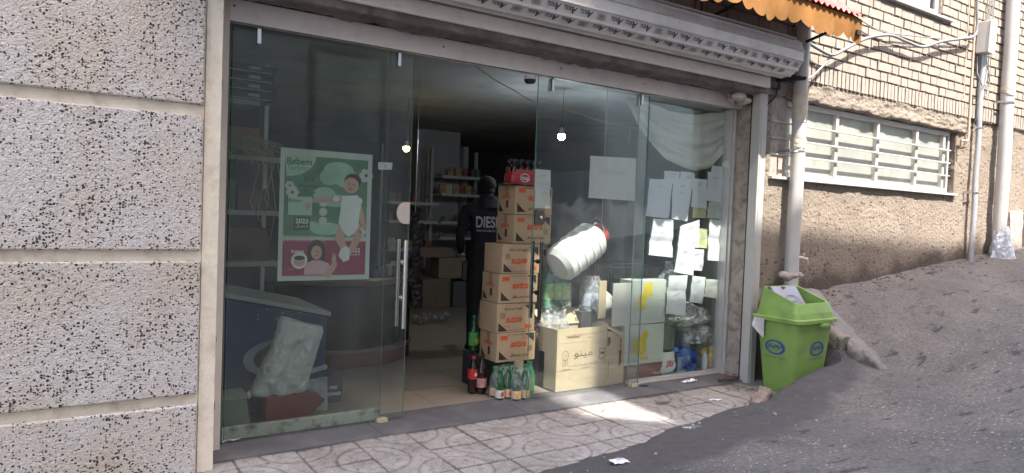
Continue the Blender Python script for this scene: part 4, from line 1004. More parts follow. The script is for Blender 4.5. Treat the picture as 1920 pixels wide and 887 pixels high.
# ================================================================== LITTER BIN
bt = thing('litter_bin', 'lime green plastic litter bin with two blue oval emblems and grey flap', 'bin', (5.27,-.64,0))
BX0,BX1,BY0,BY1 = 5.0,5.555,-.865,-.42
ZR = .625
def ringpts(z, ins, r=.05, n=5, top=None):
    x0,x1,y0,y1 = BX0+ins,BX1-ins,BY0+ins,BY1-ins; P = []
    for cx, cy, a0 in ((x1-r,y1-r,0),(x0+r,y1-r,90),(x0+r,y0+r,180),(x1-r,y0+r,270)):
        for k in range(n+1):
            a = rad(a0+90*k/n); P.append(Vector((cx+r*math.cos(a), cy+r*math.sin(a), z)))
    return P
def loft(b, rings, mi=0, capb=True, capt=False, sm=True):
    n = len(rings[0])
    for i in range(len(rings)-1):
        b.add(rings[i]+rings[i+1], [(k,(k+1)%n,n+(k+1)%n,n+k) for k in range(n)], mi, sm)
    if capb: b.poly(rings[0][::-1], mi)
    if capt: b.poly(rings[-1], mi)
b = MB(); loft(b, [ringpts(-.05,.075), ringpts(.1,.062), ringpts(.3,.045), ringpts(.5,.028), ringpts(ZR-.01,.018)])
binb = b.build('bin_body', GREENP, bt)
def wav(P, dz):  # rim dips at the front corner like the photo
    return [Vector((p.x, p.y, p.z+dz)) for p in P]
b = MB(); loft(b, [ringpts(ZR-.035,-.004), ringpts(ZR-.032,-.010), ringpts(ZR-.004,-.012), ringpts(ZR+.002,-.004), ringpts(ZR+.003,.02)], sm=False)
b.build('rim', GREENP, bt, bevel=.003)
# hood: sides slope from a high back on the left to a low front
def hoodtop(p):
    # height falls from the wall side towards the street side
    t = (p.y-BY0)/(BY1-BY0)
    return ZR+.115+min(1, max(0, (t-.04)/.80))*.125
b = MB(); lo = ringpts(ZR+.003,.012); mid = [Vector((p.x,p.y,ZR+.05)) for p in ringpts(0,.02)]; hi = ringpts(0,.045)
hi = [Vector((p.x,p.y,hoodtop(p))) for p in hi]; hin = [Vector((p.x,p.y,hoodtop(p)-.003)) for p in ringpts(0,.062)]; hin2 = [Vector((p.x,p.y,ZR-.05)) for p in ringpts(0,.06)]
loft(b, [lo, mid, hi, hin, hin2], capb=False); b.build('hood', GREENP, bt)
b = MB(); b.box(BX0+.30,BX0+.42,BY0-.024,BY0+.02,ZR-.065,ZR-.037); b.build('latch', GREENP, bt, bevel=.004)
# grey flap leaning open over the opening
A = at(1443,517,Y=-.47); 
b = MB()
def flap(u, v):
    x = 5.085+.34*u; 
    if v < .25: t = v/.25; return Vector((x, -.43-.10*t, .845+.022*t-.0*u))
    t = (v-.25)/.75; return Vector((x, -.53-.16*t, .867-.215*t))
b.grid(flap, 8, 16)
b.grid(lambda u, v: flap(u, v)+Vector((0,.012,-.008)), 8, 16)
for u_ in (0, 1): b.grid(lambda u, v: flap(u_, v)+Vector((0,.012,-.008))*u, 1, 16)
b.grid(lambda u, v: Vector((5.085+.0*u,-.43-.02*u+.02,.845-.10*v)), 2, 4)
b.build('flap', GREYP, bt)
nrm = Vector((0,-.215,.16)).normalized(); uz_ = Vector((0,.16,.215)).normalized()
cc = Vector((5.26,-.62,.747))+nrm*.004
cc = Vector(flap(.55,.68))+Vector((0,-.004,.003))
b = MB(); b.ring(cc, .10,.065,.006, uz=uz_, mi=0); b.ring(cc+Vector((0,-.0005,.0005)), .082,.05,.004, uz=uz_); b.text('دومینو', cc, width=.12, uz=uz_, off=.001, bold=.03)
b.build('flap_emblem', mat('grey_emboss', (.17,.17,.20), .5), bt)
b = MB(); M = Matrix.Identity(4); b.poly([Vector(flap(.45+.10*math.cos(a_)*s_, .30+.05*math.sin(a_)*s_))+Vector((0,-.003,.003)) for a_, s_ in ((0,1),(1,.6),(2,1.1),(3,.8),(4,1),(5,.7))]); b.build('scuff_mark', DARKM, bt)
# printed ovals: left side and front
def body_pt(face, s_, z):
    ins = float(np.interp(z, [-.05,.1,.3,.5,ZR], [.075,.062,.045,.028,.018]))
    if face == 'front': return Vector((BX0+s_, BY0+ins-.0015, z))
    return Vector((BX0+ins-.0015, BY1-s_, z))
def oval(face, s0, z0):
    c = body_pt(face, s0, z0); ux = Vector((1,0,0)) if face == 'front' else Vector((0,-1,0))
    p2 = body_pt(face, s0, z0+.1); uz = (p2-c).normalized(); nr = ux.cross(uz).normalized()
    b = MB(); b.ring(c+nr*.001, .098,.062,.0045, 40, ux=ux, uz=uz)
    # thick crescent band
    n = 40; vs = []
    for rx, rz, dx in ((.091,.056,.0),(.074,.048,-.004)):
        vs += [c+nr*.0012+ux*(rx*math.cos(2*math.pi*k/n)+dx)+uz*rz*math.sin(2*math.pi*k/n) for k in range(n)]
    b.add(vs, [(k,(k+1)%n,n+(k+1)%n,n+k) for k in range(n)])
    b.text('دومینو', c+uz*.008, width=.132, height=.052, ux=ux, uz=uz, off=.0016, bold=.045)
    b.text('با طبیعت دوست باشیم', c-uz*.086-ux*.0, width=.19, height=.030, ux=ux, uz=uz, off=.0016, bold=.012)
    b.build('oval_emblem', BLUEINK, binb)
    b = MB(); b.text('صنایع غذایی', c-uz*.028, width=.07, ux=ux, uz=uz, off=.0018, bold=.01); b.build('small_lettering', mat('green_print',(.12,.25,.05),.6), binb)
oval('left', .215, .37); oval('front', .33, .37)
# pale bag tail hanging out at the back corner
b = MB(); b.grid(lambda u, v: Vector((4.985-.035*v*(1-u), -.455-.10*u, ZR-.02-.17*v*(.4+.6*u)))+Vector((fbm(u*3,v*3)*.006,0,0)), 8, 8); b.build('bag_corner', mat('pale_bin_bag', (.45,.44,.45), .5, .1), bt)

# ================================================================== POSTER AND PAPERS ON THE GLASS
def paper(label, pts, Y, m=PAPER, curl=.012, seed=0, cat='paper', name='paper_sheet', fold=None, group=None, lines=None, lm=None):
    "a sheet hung on the glass: four photo corners (tl, tr, br, bl) laid on the plane Y, with curl and creases"
    c = [at(x, y, Y=Y) for x, y in pts]; o0 = (c[0]+c[2])/2
    b = MB()
    def f(u, v):
        p = (c[0]*(1-u)+c[1]*u)*(1-v)+(c[3]*(1-u)+c[2]*u)*v
        d = curl*(abs(fbm(u*1.6+seed, v*1.6, seed)) + .6*v*v*abs(math.sin(seed+u*2)))
        if fold: d += .012*max(0, 1-abs(v-fold)/.12)
        return p+Vector((0, d, 0))-o0
    b.grid(f, 10, 14)
    o = b.build(name, m); o.location = o0; tag(o, label, cat, group)
    if lines:
        o['_loc'] = tuple(Vector((0,0,0))); b = MB()
        for t_, u, v, wd, rot in lines:
            p = f(u, v)+Vector((0,-.0025,0)); b.text(t_, p, width=wd, off=.0015, rot=rot, bold=.005)
        b.build('handwriting', lm or PENCIL, o)
    return o
paper('large blank whitish sheet taped inside the right sliding door', [(1107,292),(1193,297),(1191,377),(1104,371)], .022, PAPER2, .004, 1, lines=[('لطفا درب را ببندید',.5,.35,.30,0)], lm=mat('very_faint_pencil',(.58,.59,.54),.8))
paper('narrow handwritten notice hanging at the left edge of right sliding door', [(1004,317),(1033,319),(1033,391),(1004,390)], .022, PAPER2, .012, 2, lines=[('قیمت',.5,.14,.07,0),('فیش و رسید',.5,.36,.10,0),('بیاورید',.5,.58,.07,0)])
PP = [
 ('wide white sheet at upper left of the paper cluster under the curtain', [(1218,335),(1262,337),(1255,410),(1213,405)], PAPER, None),
 ('long white sheet second in the top row with pointed lower corner', [(1263,333),(1300,336),(1290,415),(1260,410)], PAPER, None),
 ('small white sheet tucked up behind the two leftmost sheets', [(1247,320),(1275,322),(1274,345),(1247,343)], PAPER, None),
 ('white sheet with its top near the curtain bottom, middle of cluster', [(1277,321),(1303,324),(1303,350),(1275,348)], PAPER, None),
 ('pale sheet right of centre just above the yellow note', [(1300,334),(1326,337),(1326,392),(1298,388)], PAPER, None),
 ('white sheet at the upper right corner of the paper cluster', [(1328,322),(1358,326),(1356,380),(1325,376)], PAPER, None),
 ('small sheet peeking over the right end of cluster by the curtain', [(1336,310),(1356,313),(1356,330),(1334,328)], PAPER, None),
 ('upper yellow note among the white sheets', [(1302,361),(1325,360),(1324,409),(1299,408)], PAPERY, None),
 ('wrinkled clear-edged sheet at the right edge below the upper corner sheet', [(1330,378),(1360,380),(1359,411),(1327,409)], PAPER2, .5),
 ('creased white sheet hanging below the leftmost wide sheet', [(1226,410),(1263,412),(1262,483),(1217,478)], PAPER, .62),
 ('tall white sheet in the middle with a torn sloping top', [(1276,424),(1312,412),(1312,465),(1272,462)], PAPER, None),
 ('lower yellow note between two white sheets', [(1311,428),(1328,430),(1327,466),(1309,464)], PAPERY, None),
 ('narrow white sheet hanging at right edge beside lower yellow note', [(1331,411),(1357,414),(1355,490),(1328,488)], PAPER, .5),
 ('white sheet with rounded bottom under the torn-topped sheet', [(1272,462),(1303,464),(1301,517),(1266,510)], PAPER, None),
 ('small white sheet overlapping right side of the round-bottomed sheet', [(1302,467),(1321,468),(1319,508),(1301,507)], PAPER, None),
 ('folded white sheet hanging lowest, beside the white carton', [(1255,517),(1290,516),(1285,593),(1250,588)], PAPER, .42),
 ('lower white sheet second from the jamb with straight edges', [(1299,517),(1324,520),(1318,570),(1294,566)], PAPER, None),
 ('landscape sheet at the lower right next to the jamb', [(1325,523),(1358,526),(1356,562),(1321,556)], PAPER2, None),
]
for i, (lab, pts, m, fo) in enumerate(PP):
    hw = [(('تلفن','فاکتور','حساب','پرداخت شد')[(i+k) % 4], .5, .18+.16*k, .045+.02*((i+k) % 3), 0) for k in range(3 if i % 2 else 1)]
    paper(lab, pts, .066+.006*(i % 4), m, .014, i*1.7+1, fold=fo, group='papers taped on the right pane', lines=hw)
paper('tiny white note on the left sliding door above the lock', [(709,304),(736,305),(735,318),(709,318)], .012, WHITEINK, .002, 4, lines=[('۵',.5,.5,.012,0)], lm=INK)

po = thing('poster', 'green and pink baby product poster with white border on the left sliding door', 'poster', (1.39, .012, 1.34))
c = [at(*q, Y=.012) for q in ((528,277),(697,290),(689,524),(518,524))]
px0, px1, pz0, pz1 = 1.10, 1.682, .945, 1.752
MB().grid(lambda u, v: Vector((px0+(px1-px0)*u, .014+.004*abs(fbm(u*2, v*2)), pz0+(pz1-pz0)*v)), 6, 6).build('poster_border', mat('poster_white', (.50,.57,.50), .6, .03), po)
po = [o for o in kids(po)][0]
def P(u, v, k=0): return Vector((px0+(px1-px0)*u, .0125-.0006*k, pz0+(pz1-pz0)*v))
GP = mat('poster_green', (.10,.23,.135), .6, .35, 5)
b = MB(); b.quad(P(.045,.335), P(.95,.335), P(.95,.95), P(.045,.95)); b.build('green_field', GP, po)
b = MB(); b.quad(P(.045,.04), P(.95,.04), P(.95,.31), P(.045,.31)); b.build('pink_field', mat('poster_pink', (.27,.055,.095), .6, .15, 4), po)
b = MB()
for i in range(26): 
    if not 13 <= i <= 18: b.quad(P(.05+i*.035,.30,1),P(.064+i*.035,.30,1),P(.064+i*.035,.345,1),P(.05+i*.035,.345,1))
R = random.Random(5)
# pale cloud shapes
for u, v, r1, r2 in ((.62,.86,.12,.05),(.70,.80,.10,.06),(.52,.80,.08,.05),(.47,.66,.09,.05),(.60,.62,.12,.04),(.5,.40,.13,.04),(.30,.42,.10,.03)):
    b.ell(P(u,v,1+R.random()), r1*.8, r2, 0, 20, 1)
# curved corner plate
pts = [P(.045,.95,2), P(.37,.95,2)]+[P(.37-.32*(1-math.cos(a_))*.95, .95-.16*math.sin(a_), 2) for a_ in [rad(9*k) for k in range(1,11)]]
b.poly(pts[::-1], 2)
# flowers
for u, v, r_ in ((.10,.72,.022),(.13,.67,.030),(.93,.83,.035),(.88,.38,.03)):
    for k in range(6): b.ell(P(u,v,3)+Vector((math.cos(k*1.05)*r_*.8,-.0002*k,math.sin(k*1.05)*r_*.8)), r_*.55, r_*.55, 0, 10, 0)
    b.ell(P(u,v,6), r_*.3, r_*.3, 0, 8, 3)
for v in (.60,.53,.46): b.ell(P(.46,v,4), .026, .026, 0, 16, 0)
b.build('cloud_and_flower_print', [mat('poster_white', (.6,.7,.62)), mat('poster_pale_green', (.30,.50,.36), .6, .2, 6), mat('poster_mint', (.38,.58,.42), .6), mat('poster_dark_green', (.05,.12,.07), .6)], po)
# baby: head, hair, vest, arms, legs (flat print)
SKIN = mat('poster_skin', (.50,.34,.26), .6, .1); VEST = mat('poster_vest', (.62,.70,.66), .6, .06)
b = MB()
def limb(pts, r0, r1, k, mi):
    P_ = [P(*q) for q in pts]; L_ = []; R_ = []
    for i, p in enumerate(P_):
        d = (P_[min(i+1,len(P_)-1)]-P_[max(i-1,0)]).normalized(); s_ = Vector((-d.z,0,d.x))*(r0+(r1-r0)*i/(len(P_)-1))
        L_.append(p+s_+Vector((0,-.0006*k,0))); R_.append(p-s_+Vector((0,-.0006*k,0)))
    b.poly(L_+R_[::-1], mi); b.ell(P_[-1], r1, r1, -.0006*k-.0002, 12, mi); b.ell(P_[0], r0, r0, -.0006*k-.0003, 12, mi)
limb([(.72,.62),(.58,.63),(.44,.62),(.36,.615)], .022, .014, 5, 0)      # reaching arm
limb([(.84,.60),(.89,.50),(.92,.42)], .022, .015, 5, 0)
limb([(.70,.42),(.64,.33),(.70,.25),(.74,.17)], .034, .016, 5, 0)
limb([(.82,.42),(.86,.35),(.80,.26),(.72,.20)], .034, .016, 6, 0)
b.poly([P(.66,.66,8),P(.84,.67,8),P(.88,.60,8),P(.86,.50,8),P(.86,.42,8),P(.80,.36,8),P(.74,.34,8),P(.68,.38,8),P(.63,.45,8),P(.65,.55,8)][::-1], 1)
b.ell(P(.60,.635,8), .022, .018, 0, 12, 1); b.ell(P(.85,.625,9), .026, .024, 0, 12, 1)
b.ell(P(.775,.775,9), .055, .052, 0, 24, 2); b.ell(P(.76,.745,10), .050, .050, 0, 24, 0)
for u in (.735,.785): b.ell(P(u,.755,11), .006, .004, 0, 8, 2)
b.ell(P(.75,.715,11), .015, .006, 0, 10, 3); b.ell(P(.757,.735,11), .006, .004, 0, 8, 3)
# white bow on the feet
b.poly([P(.66,.24,9),P(.72,.27,9),P(.77,.24,9),P(.76,.16,9),P(.70,.14,9),P(.64,.19,9)][::-1], 1)
# girl in the pink field
b.ell(P(.40,.22,4), .058, .075, 0, 22, 2); b.poly([P(.31,.22,4.5),P(.30,.12,4.5),P(.50,.12,4.5),P(.49,.22,4.5)][::-1], 2)
b.ell(P(.40,.215,6), .034, .044, 0, 18, 0); b.poly([P(.27,.045,5),P(.56,.045,5),P(.54,.13,5),P(.45,.155,5),P(.36,.155,5),P(.28,.13,5)][::-1], 4)
limb([(.53,.05),(.60,.12),(.59,.17)], .022, .014, 6, 0); limb([(.585,.17),(.58,.21)], .006, .004, 8, 0); limb([(.60,.17),(.61,.20)], .006, .004, 8, 0)
b.ell(P(.22,.155,4), .050, .052, 0, 22, 1); b.ell(P(.22,.15,5), .036, .034, 0, 18, 0); b.ell(P(.22,.175,6), .034, .014, 0, 12, 2)
for u in (.39,.415): b.ell(P(u,.225,7), .004, .003, 0, 6, 2)
b.ell(P(.40,.195,7), .010, .004, 0, 8, 3)
b.build('baby_picture', [SKIN, VEST, mat('poster_hair', (.06,.04,.035), .6), mat('poster_lips', (.35,.10,.09), .6), mat('poster_pinkish', (.55,.38,.40), .6)], po)
b = MB()
# product card inset
b.quad(P(.09,.50,3),P(.34,.50,3),P(.34,.64,3),P(.09,.64,3),1); b.ell(P(.29,.57,4),.018,.022,0,12,2); b.quad(P(.15,.385,3),P(.32,.385,3),P(.32,.485,3),P(.15,.485,3),0)
b.build('inset_card', [MATS['poster_dark_green'], MATS['poster_mint'], SKIN], po)
b = MB(); b.text('Bebem', P(.195,.905,3), width=.150, bold=.01); b.text('Bebem', P(.16,.61,4), width=.075); b.text('بنم', P(.30,.775,3), width=.06, bold=.015); b.text('نورسیده', P(.30,.725,3), width=.115, bold=.015); b.text('مبارک', P(.30,.675,3), width=.075, bold=.015)
b.build('dark_lettering', mat('poster_ink', (.03,.09,.06), .6), po)
b = MB(); b.text('Green', P(.185,.86,3), width=.125); b.build('green_lettering', mat('poster_leaf', (.12,.38,.16), .6), po)
b = MB(); b.text('2023', P(.235,.455,4), width=.078, bold=.03); b.text('از امسال', P(.235,.415,4), width=.075, bold=.02); b.text('2022', P(.82,.235,2), width=.078, bold=.03); b.text('تا پارسال', P(.82,.20,2), width=.075, bold=.015); b.text('Bebem', P(.20,.225,2), width=.075, bold=.02); b.text('مولفیکس', P(.12,.09,2), width=.04)
b.build('white_lettering', mat('poster_pale', (.66,.70,.68), .6), po)

# ================================================================== GOODS BY THE DOOR: snack cartons
def carton_proto():
    t = thing('snack_carton', 'x', 'carton', (0,0,0))
    W_, D_, H_ = .36, .26, .228
    b = MB(); b.box(0, W_, 0, D_, 0, H_); t_ = t; t = b.build('box', CARD, t, bevel=.004)
    b = MB(); b.box(-.0012, W_+.0012, D_/2-.024, D_/2+.024, H_, H_+.0012); b.box(-.0012, 0, D_/2-.024, D_/2+.024, H_*.55, H_+.0012); b.box(.0,.0006,0,0,0,0)
    b.build('tape', mat('brown_tape', (.36,.22,.12), .35, .05), t_)
    X = Vector((1,0,0)); U = Vector((0,0,1))
    b = MB(); b.text('extra', (W_*.55,-.001,H_*.60), width=.150, height=.05, shear=.25, bold=.035); b.text('Taste', (W_*.74,-.001,H_*.80), width=.055)
    b.quad((.03,-.0015,H_*.76),(.095,-.0015,H_*.76),(.095,-.0015,H_*.90),(.03,-.0015,H_*.90))
    L_ = Vector((0,-1,0)); b.text('extra', (-.001,D_*.5,H_*.62), width=.12, height=.035, ux=L_, bold=.03)
    b.build('red_print', REDINK, t)
    b = MB(); b.poly([(.02,-.0015,.02),(.11,-.0015,.02),(.02,-.0015,.095)]); b.poly([(W_-.015,-.0015,H_-.012),(W_-.10,-.0015,H_-.012),(W_-.015,-.0015,H_-.08)])
    b.poly([(-.0015,.235,.02),(-.0015,.165,.02),(-.0015,.235,.085)]); 
    b.text('ویفر با طعم پرتقال', (W_*.58,-.001,.045), width=.17, bold=.02)
    b.box(-.002,-.001,.10,.13,.05,.11)
    b.build('black_print', mat('faded_black_print',(.045,.035,.03),.7), t)
    b = MB()
    for q in range(5): b.quad((W_-.075,-.0012,.075+q*.009),(W_-.03,-.0012,.075+q*.009),(W_-.03,-.0012,.080+q*.009),(W_-.075,-.0012,.080+q*.009))
    b.text('Orange Flavoured Wafer', (W_*.5,-.001,H_*.955-.008), width=.16); b.build('small_print', mat('brown_print', (.20,.12,.08), .7), t)
    b = MB(); b.add([(.022,-.0022,.088),(.026,-.0022,.092),(.10,-.0022,.028),(.096,-.0022,.024)], [(0,3,2,1)]); b.build('pale_stripe', TAN, t)
    return t_, W_, D_, H_
cp0, CW, CDp, CH = carton_proto()
GRP = 'orange wafer cartons stacked at the doorway'
def place_carton(x, y, z, rz, flip, label, first=False):
    t = cp0 if first else copy_tree(cp0, parent=None)
    t['label'] = label; t['group'] = GRP
    t.rotation_euler = (0, rad(180) if flip else 0, rad(rz)); t.location = (x+(CW if flip else 0), y, z+(CH if flip else 0))
    return t
zb = .248
spec = [(2.835,.25,0,False,'lowest wafer carton of the stack, resting on wrapped bottles'), (2.828,.26,1,True,'second wafer carton from the bottom, printed upside down'),
        (2.832,.25,-1,False,'third wafer carton from the bottom, print upright'), (2.85,.252,1,True,'fourth wafer carton up, upside-down print lit at its corner')]
for i, (x, y, rz, fl2, lab) in enumerate(spec): place_carton(x, y, zb+i*(CH+.003), rz, fl2, lab, i == 0)
z4 = zb+4*(CH+.003)
place_carton(2.985,.30, z4, 0, False, 'wafer carton directly under the topmost one behind the door lock')
place_carton(2.99,.305, z4+CH+.003, 0, False, 'topmost wafer carton carrying the red bottle pack')
# the left faces of the two top cartons show long sides
place_carton(3.17,.58, z4-.04, 1, False, 'lower wafer carton of the pair seen through right door glass')
place_carton(3.165,.575, z4+CH-.037, 0, True, 'upper wafer carton of the pair seen through right door glass')
place_carton(3.17,.58, z4-.04-CH-.003, 0, True, 'wafer carton under the pair behind the hanging white jug')

for k_, lab_ in enumerate(('fourth carton down in the column hidden behind the lemon sodas','fifth carton down in the column behind the lemon sodas','lowest carton of the column behind the lemon sodas')):
    place_carton(3.17,.58, z4-.04-(k_+2)*(CH+.003), 0, k_ % 2 == 0, lab_)
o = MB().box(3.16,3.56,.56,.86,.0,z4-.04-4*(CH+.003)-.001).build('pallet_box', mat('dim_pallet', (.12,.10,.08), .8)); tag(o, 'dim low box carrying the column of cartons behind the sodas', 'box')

# ---- bottles
def bottle_prof(r, h, neck=.016):
    return [(r*.75,0),(r,.012),(r,h*.28),(r,h*.56),(r*.86,h*.68),(r*.5,h*.82),(neck,h*.90),(neck,h*.955)]
def plastic_mat(name, col, a=.9, rough=.12):
    m = mat(name, col, rough, .08, 8, spec=.6); m.node_tree.nodes['Principled BSDF'].inputs['Alpha'].default_value = a; return m
BG = plastic_mat('dark_green_bottle', (.02,.09,.03), .92); BK = plastic_mat('cola_bottle', (.02,.008,.006), .97); BC = plastic_mat('clear_water_bottle', (.35,.42,.45), .38); BGR = plastic_mat('bright_green_bottle', (.06,.42,.22), .75)
def bottle(label, x, y, z, r, h, body, lab_m, cap_m, lz=(.25,.5), group=None, picture=None):
    t = thing('drink_bottle', label, 'bottle', (x,y,z), group)
    t_ = t; t = MB().lathe(bottle_prof(r,h), Tr(x,y,z), 16).build('bottle_body', body, t)
    MB().lathe([(r+.0012,h*lz[0]),(r+.0015,h*(lz[0]+.01)),(r+.0015,h*lz[1])], Tr(x,y,z), 16).build('paper_label', lab_m, t)
    MB().lathe([(.0175,h*.93),(.0175,h*.995),(.014,h)], Tr(x,y,z), 12).build('cap', cap_m, t_)
    if picture:
        b = MB(); 
        for k, (dz, s_, mi) in enumerate(picture): b.ell((x-.006*k,y-r-.003-.0006*k,z+h*dz), s_, s_*1.1, 0, 14, mi, ux=Vector((.9,.2,0)).normalized())
        b.build('label_picture', [YELINK, REDINK, WHITEINK, BLUEINK], t)
    return t_
LP = mat('peach_label', (.62,.42,.26), .6, .2, 30); LW = mat('pale_label', (.62,.60,.56), .6, .15, 30); LR = mat('red_label', (.50,.03,.03), .5, .15, 30); LG = mat('green_label', (.10,.40,.10), .5, .2, 20); LBl = mat('white_blue_label', (.42,.48,.60), .5, .35, 40)
CAPG = mat('green_cap', (.03,.22,.08), .5); CAPW = mat('white_cap', (.7,.7,.7), .5); CAPK = mat('black_cap', (.02,.02,.02), .5); CAPR = mat('red_cap', (.4,.03,.03), .5)
gA = 'dark green bottles in shrink wrap below the cartons'
for i in range(3):
    for j in range(2):
        bottle('dark green juice bottle with peach label in the wrapped pack on the floor', 2.80+.075*i, .13+.08*j, .001, .035, .232, BG, LP if (i+j) % 2 else LW, CAPG, (.06,.32), gA, [(.19,.016,1)])
# tall-necked pair in front with shrink film
for i in range(2): bottle('front green bottle with peach label wrapped in clear film', 2.90+.078*i, .055, .001, .036, .235, BG, LP, CAPG, (.06,.32), 'two front green bottles in clear film', [(.19,.018,0)])
def film(label, x0, x1, y0, y1, z0, z1, a=.16, arch=.5, top=.6):
    c = ((x0+x1)/2, (y0+y1)/2, z0); rx, ry = (x1-x0)/2, (y1-y0)/2; b = MB()
    def f(u, v):
        an = 2*math.pi*u; k = 1 if v < arch else 1-(1-top)*((v-arch)/(1-arch))**1.5
        sx = (abs(math.cos(an))**5+abs(math.sin(an))**5)**(-.2)
        n_ = 1+.05*fbm(math.cos(an)*2+x0, math.sin(an)*2, v*5)
        return Vector((math.cos(an)*sx*rx*k*n_, math.sin(an)*sx*ry*k*n_, (z1-z0)*v))
    b.grid(f, 40, 14); o = b.build('shrink_film', film_mat('wrinkled_film', a)); o.location = c; return tag(o, label, 'plastic wrap')
film('clear shrink film around the front pair of green bottles', 2.86, 3.02, .015, .10, .002, .24, .15)
film('clear shrink film around the dark green bottle pack', 2.755, 2.99, .105, .245, .002, .245, .12)
bottle('bright green lemonade bottle standing sunlit beside the door edge', 3.03, .13, .001, .04, .245, BGR, mat('mint_label', (.35,.60,.45), .5, .2, 20), CAPG, (.1,.5))
bottle('green bottle almost hidden behind the sunlit one', 3.12, .20, .001, .04, .245, BGR, LG, CAPG, (.1,.5))
bottle('dark cola bottle with red label furthest left on the floor', 2.70, .37, .001, .040, .29, BK, LR, CAPR, (.40,.66), None, [(.53,.014,2)])
bottle('dark bottle with pale pink label beside the red labelled cola', 2.755, .33, .001, .040, .30, BK, mat('pink_label', (.50,.25,.24), .5, .3, 30), CAPK, (.18,.42))
for i in range(3): bottle('lemon drink bottle with yellow and green label beside the cartons', 2.83+.09*i, .60, .27, .042, .30, BG, LG, CAPG, (.2,.55), 'lemon bottles left of the carton stack', [(.32,.022,0)])
MB_ = MB(); MB_.box(2.80,3.10,.53,.72,.0,.268); o = MB_.build('drink_crate', mat('dark_crate', (.05,.05,.06), .7)); o.location = (0,0,0); tag(o, 'dark crate under the lemon bottles left of carton stack', 'crate')
# behind the right door: second display
for i in range(3):
    for j in range(2): bottle('lemon soda bottle with bright yellow picture behind right door', 3.37+.088*i, .34+.09*j, .64, .042, .33, BGR if i == 0 else BG, mat('lemon_label', (.22,.62,.16), .5, .15, 14), CAPG, (.22,.62), 'lemon soda bottles behind the right door', [(.36,.026,0),(.52,.012,0)])
film('clear film around the lemon soda pack behind right door', 3.32, 3.60, .28, .48, .64, .98, .15)
for i in range(3):
    for j in range(2): bottle('clear bottle with orange label under the lemon soda pack', 3.36+.088*i, .33+.09*j, .30, .042, .33, BC, mat('orange_label', (.60,.34,.18), .5, .4, 22), CAPW, (.18,.42), 'clear bottles under the lemon soda')
film('clear film around the orange labelled bottles', 3.30, 3.58, .27, .47, .30, .64, .22)
MB().box(3.30,3.62,.26,.50,.0,.298).build('low_stand', mat('dark_crate', (.05,.05,.06), .7), None)
bpy.data.objects['low_stand']['label'] = 'dark low stand under the bottle packs behind right door'; bpy.data.objects['low_stand']['category'] = 'stand'
for i in range(2): bottle('clear bottle with white and blue label standing behind the open tan carton', 3.80+.085*i, .36, .60, .042, .29, BC, LBl, mat('pink_cap', (.5,.1,.2), .5), (.14,.50), 'two blue labelled clear bottles')
film('clear film around the two blue labelled bottles', 3.745, 3.945, .30, .42, .60, .90, .2)
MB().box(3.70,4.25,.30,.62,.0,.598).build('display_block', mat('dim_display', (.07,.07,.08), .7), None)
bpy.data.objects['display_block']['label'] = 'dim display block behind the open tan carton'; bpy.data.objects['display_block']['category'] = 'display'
# red shrink pack of dark bottles on the very top
for i in range(5):
    for j in range(2): bottle('small dark bottle in the red wrapped pack on top of cartons', 3.03+.062*i, .40+.065*j, z4+2*CH+.008, .028, .21, BK, LR, CAPK, (.1,.5), 'dark bottles in the red pack')
o = film('red shrink wrap around the dark bottles on the topmost carton', 2.99, 3.32, .355, .51, z4+2*CH+.006, z4+2*CH+.135, .16, .5, .85)
m = bpy.data.materials.new('red_film'); m.use_nodes = True; m.node_tree.nodes['Principled BSDF'].inputs[0].default_value = (.42,.03,.035,1); m.node_tree.nodes['Principled BSDF'].inputs['Roughness'].default_value = .3
o.data.materials.clear(); o.data.materials.append(m)
o['_loc'] = (0,0,0); b = MB(); b.ring((-.05,-.083,.062), .045,.035,.006); b.text('cola', (-.045,-.083,.06), width=.07, bold=.03, rot=-12); b.text('cola', (.07,-.083,.07), width=.07, bold=.03, rot=12); b.build('white_script', WHITEINK, o)
b = MB(); b.grid(lambda u, v: Vector(((u-.5)*.3, (v-.5)*.2, .02*abs(fbm(u*4, v*4)))), 10, 8); o = b.build('folded_bag', mat('green_grey_bag', (.16,.24,.15), .5, .2)); o.location = (3.05,.37,z4+2*CH+.008); tag(o, 'crumpled green bag lying under the red bottle pack', 'bag')

# ================================================================== OPEN TAN CARTON behind the right door
tc = thing('open_carton', 'large open tan carton with raised flaps leaning behind the right door', 'carton', (3.5,.1,0))
FL = [at(1037,744,Y=.055), at(1133,733,Y=.055), at(1133,612,Y=.055), at(1040,617,Y=.055)]
x0, x1, zt = 3.30, 3.82, .50
b = MB(); b.box(x0,x1,.10,.104,.004,zt); b.box(x1-.004,x1,.104,.34,.004,zt); b.box(x0,x0+.004,.104,.34,.004,zt); b.box(x0,x1,.34,.344,.004,zt); b.box(x0,x1,.104,.34,.004,.008)
b.build('carton_wall', TAN, tc)
b = MB(); b.box(x0+.002,x1-.004,.0965,.0995,.005,.165); b.box(x0,x1,.0955,.0995,.168,.385); b.box(x0+.006,x1-.002,.0965,.0995,.388,.505); b.build('front_panel', TAN, tc, bevel=.001)
def flapq(a, b_, c_, d, label=None):
    m_ = MB(); A,B,C,D = [Vector(q) for q in (a,b_,c_,d)]; n_ = (B-A).cross(D-A).normalized()*.004
    m_.hexa([A,B,B+n_,A+n_,D,C,C+n_,D+n_]); return m_.build('flap', TAN, tc)
flapq((x0+.03,.33,zt),(x1,.33,zt),(x1-.06,.42,zt+.11),(x0-.04,.42,zt+.12))
flapq((x1,.10,zt-.01),(x1,.34,zt-.01),(x1+.20,.30,zt+.04),(x1+.16,.09,zt-.09))
flapq((x1,.10,.004),(x1+.215,.12,.004),(x1+.215,.12,.44),(x1,.10,zt-.04))
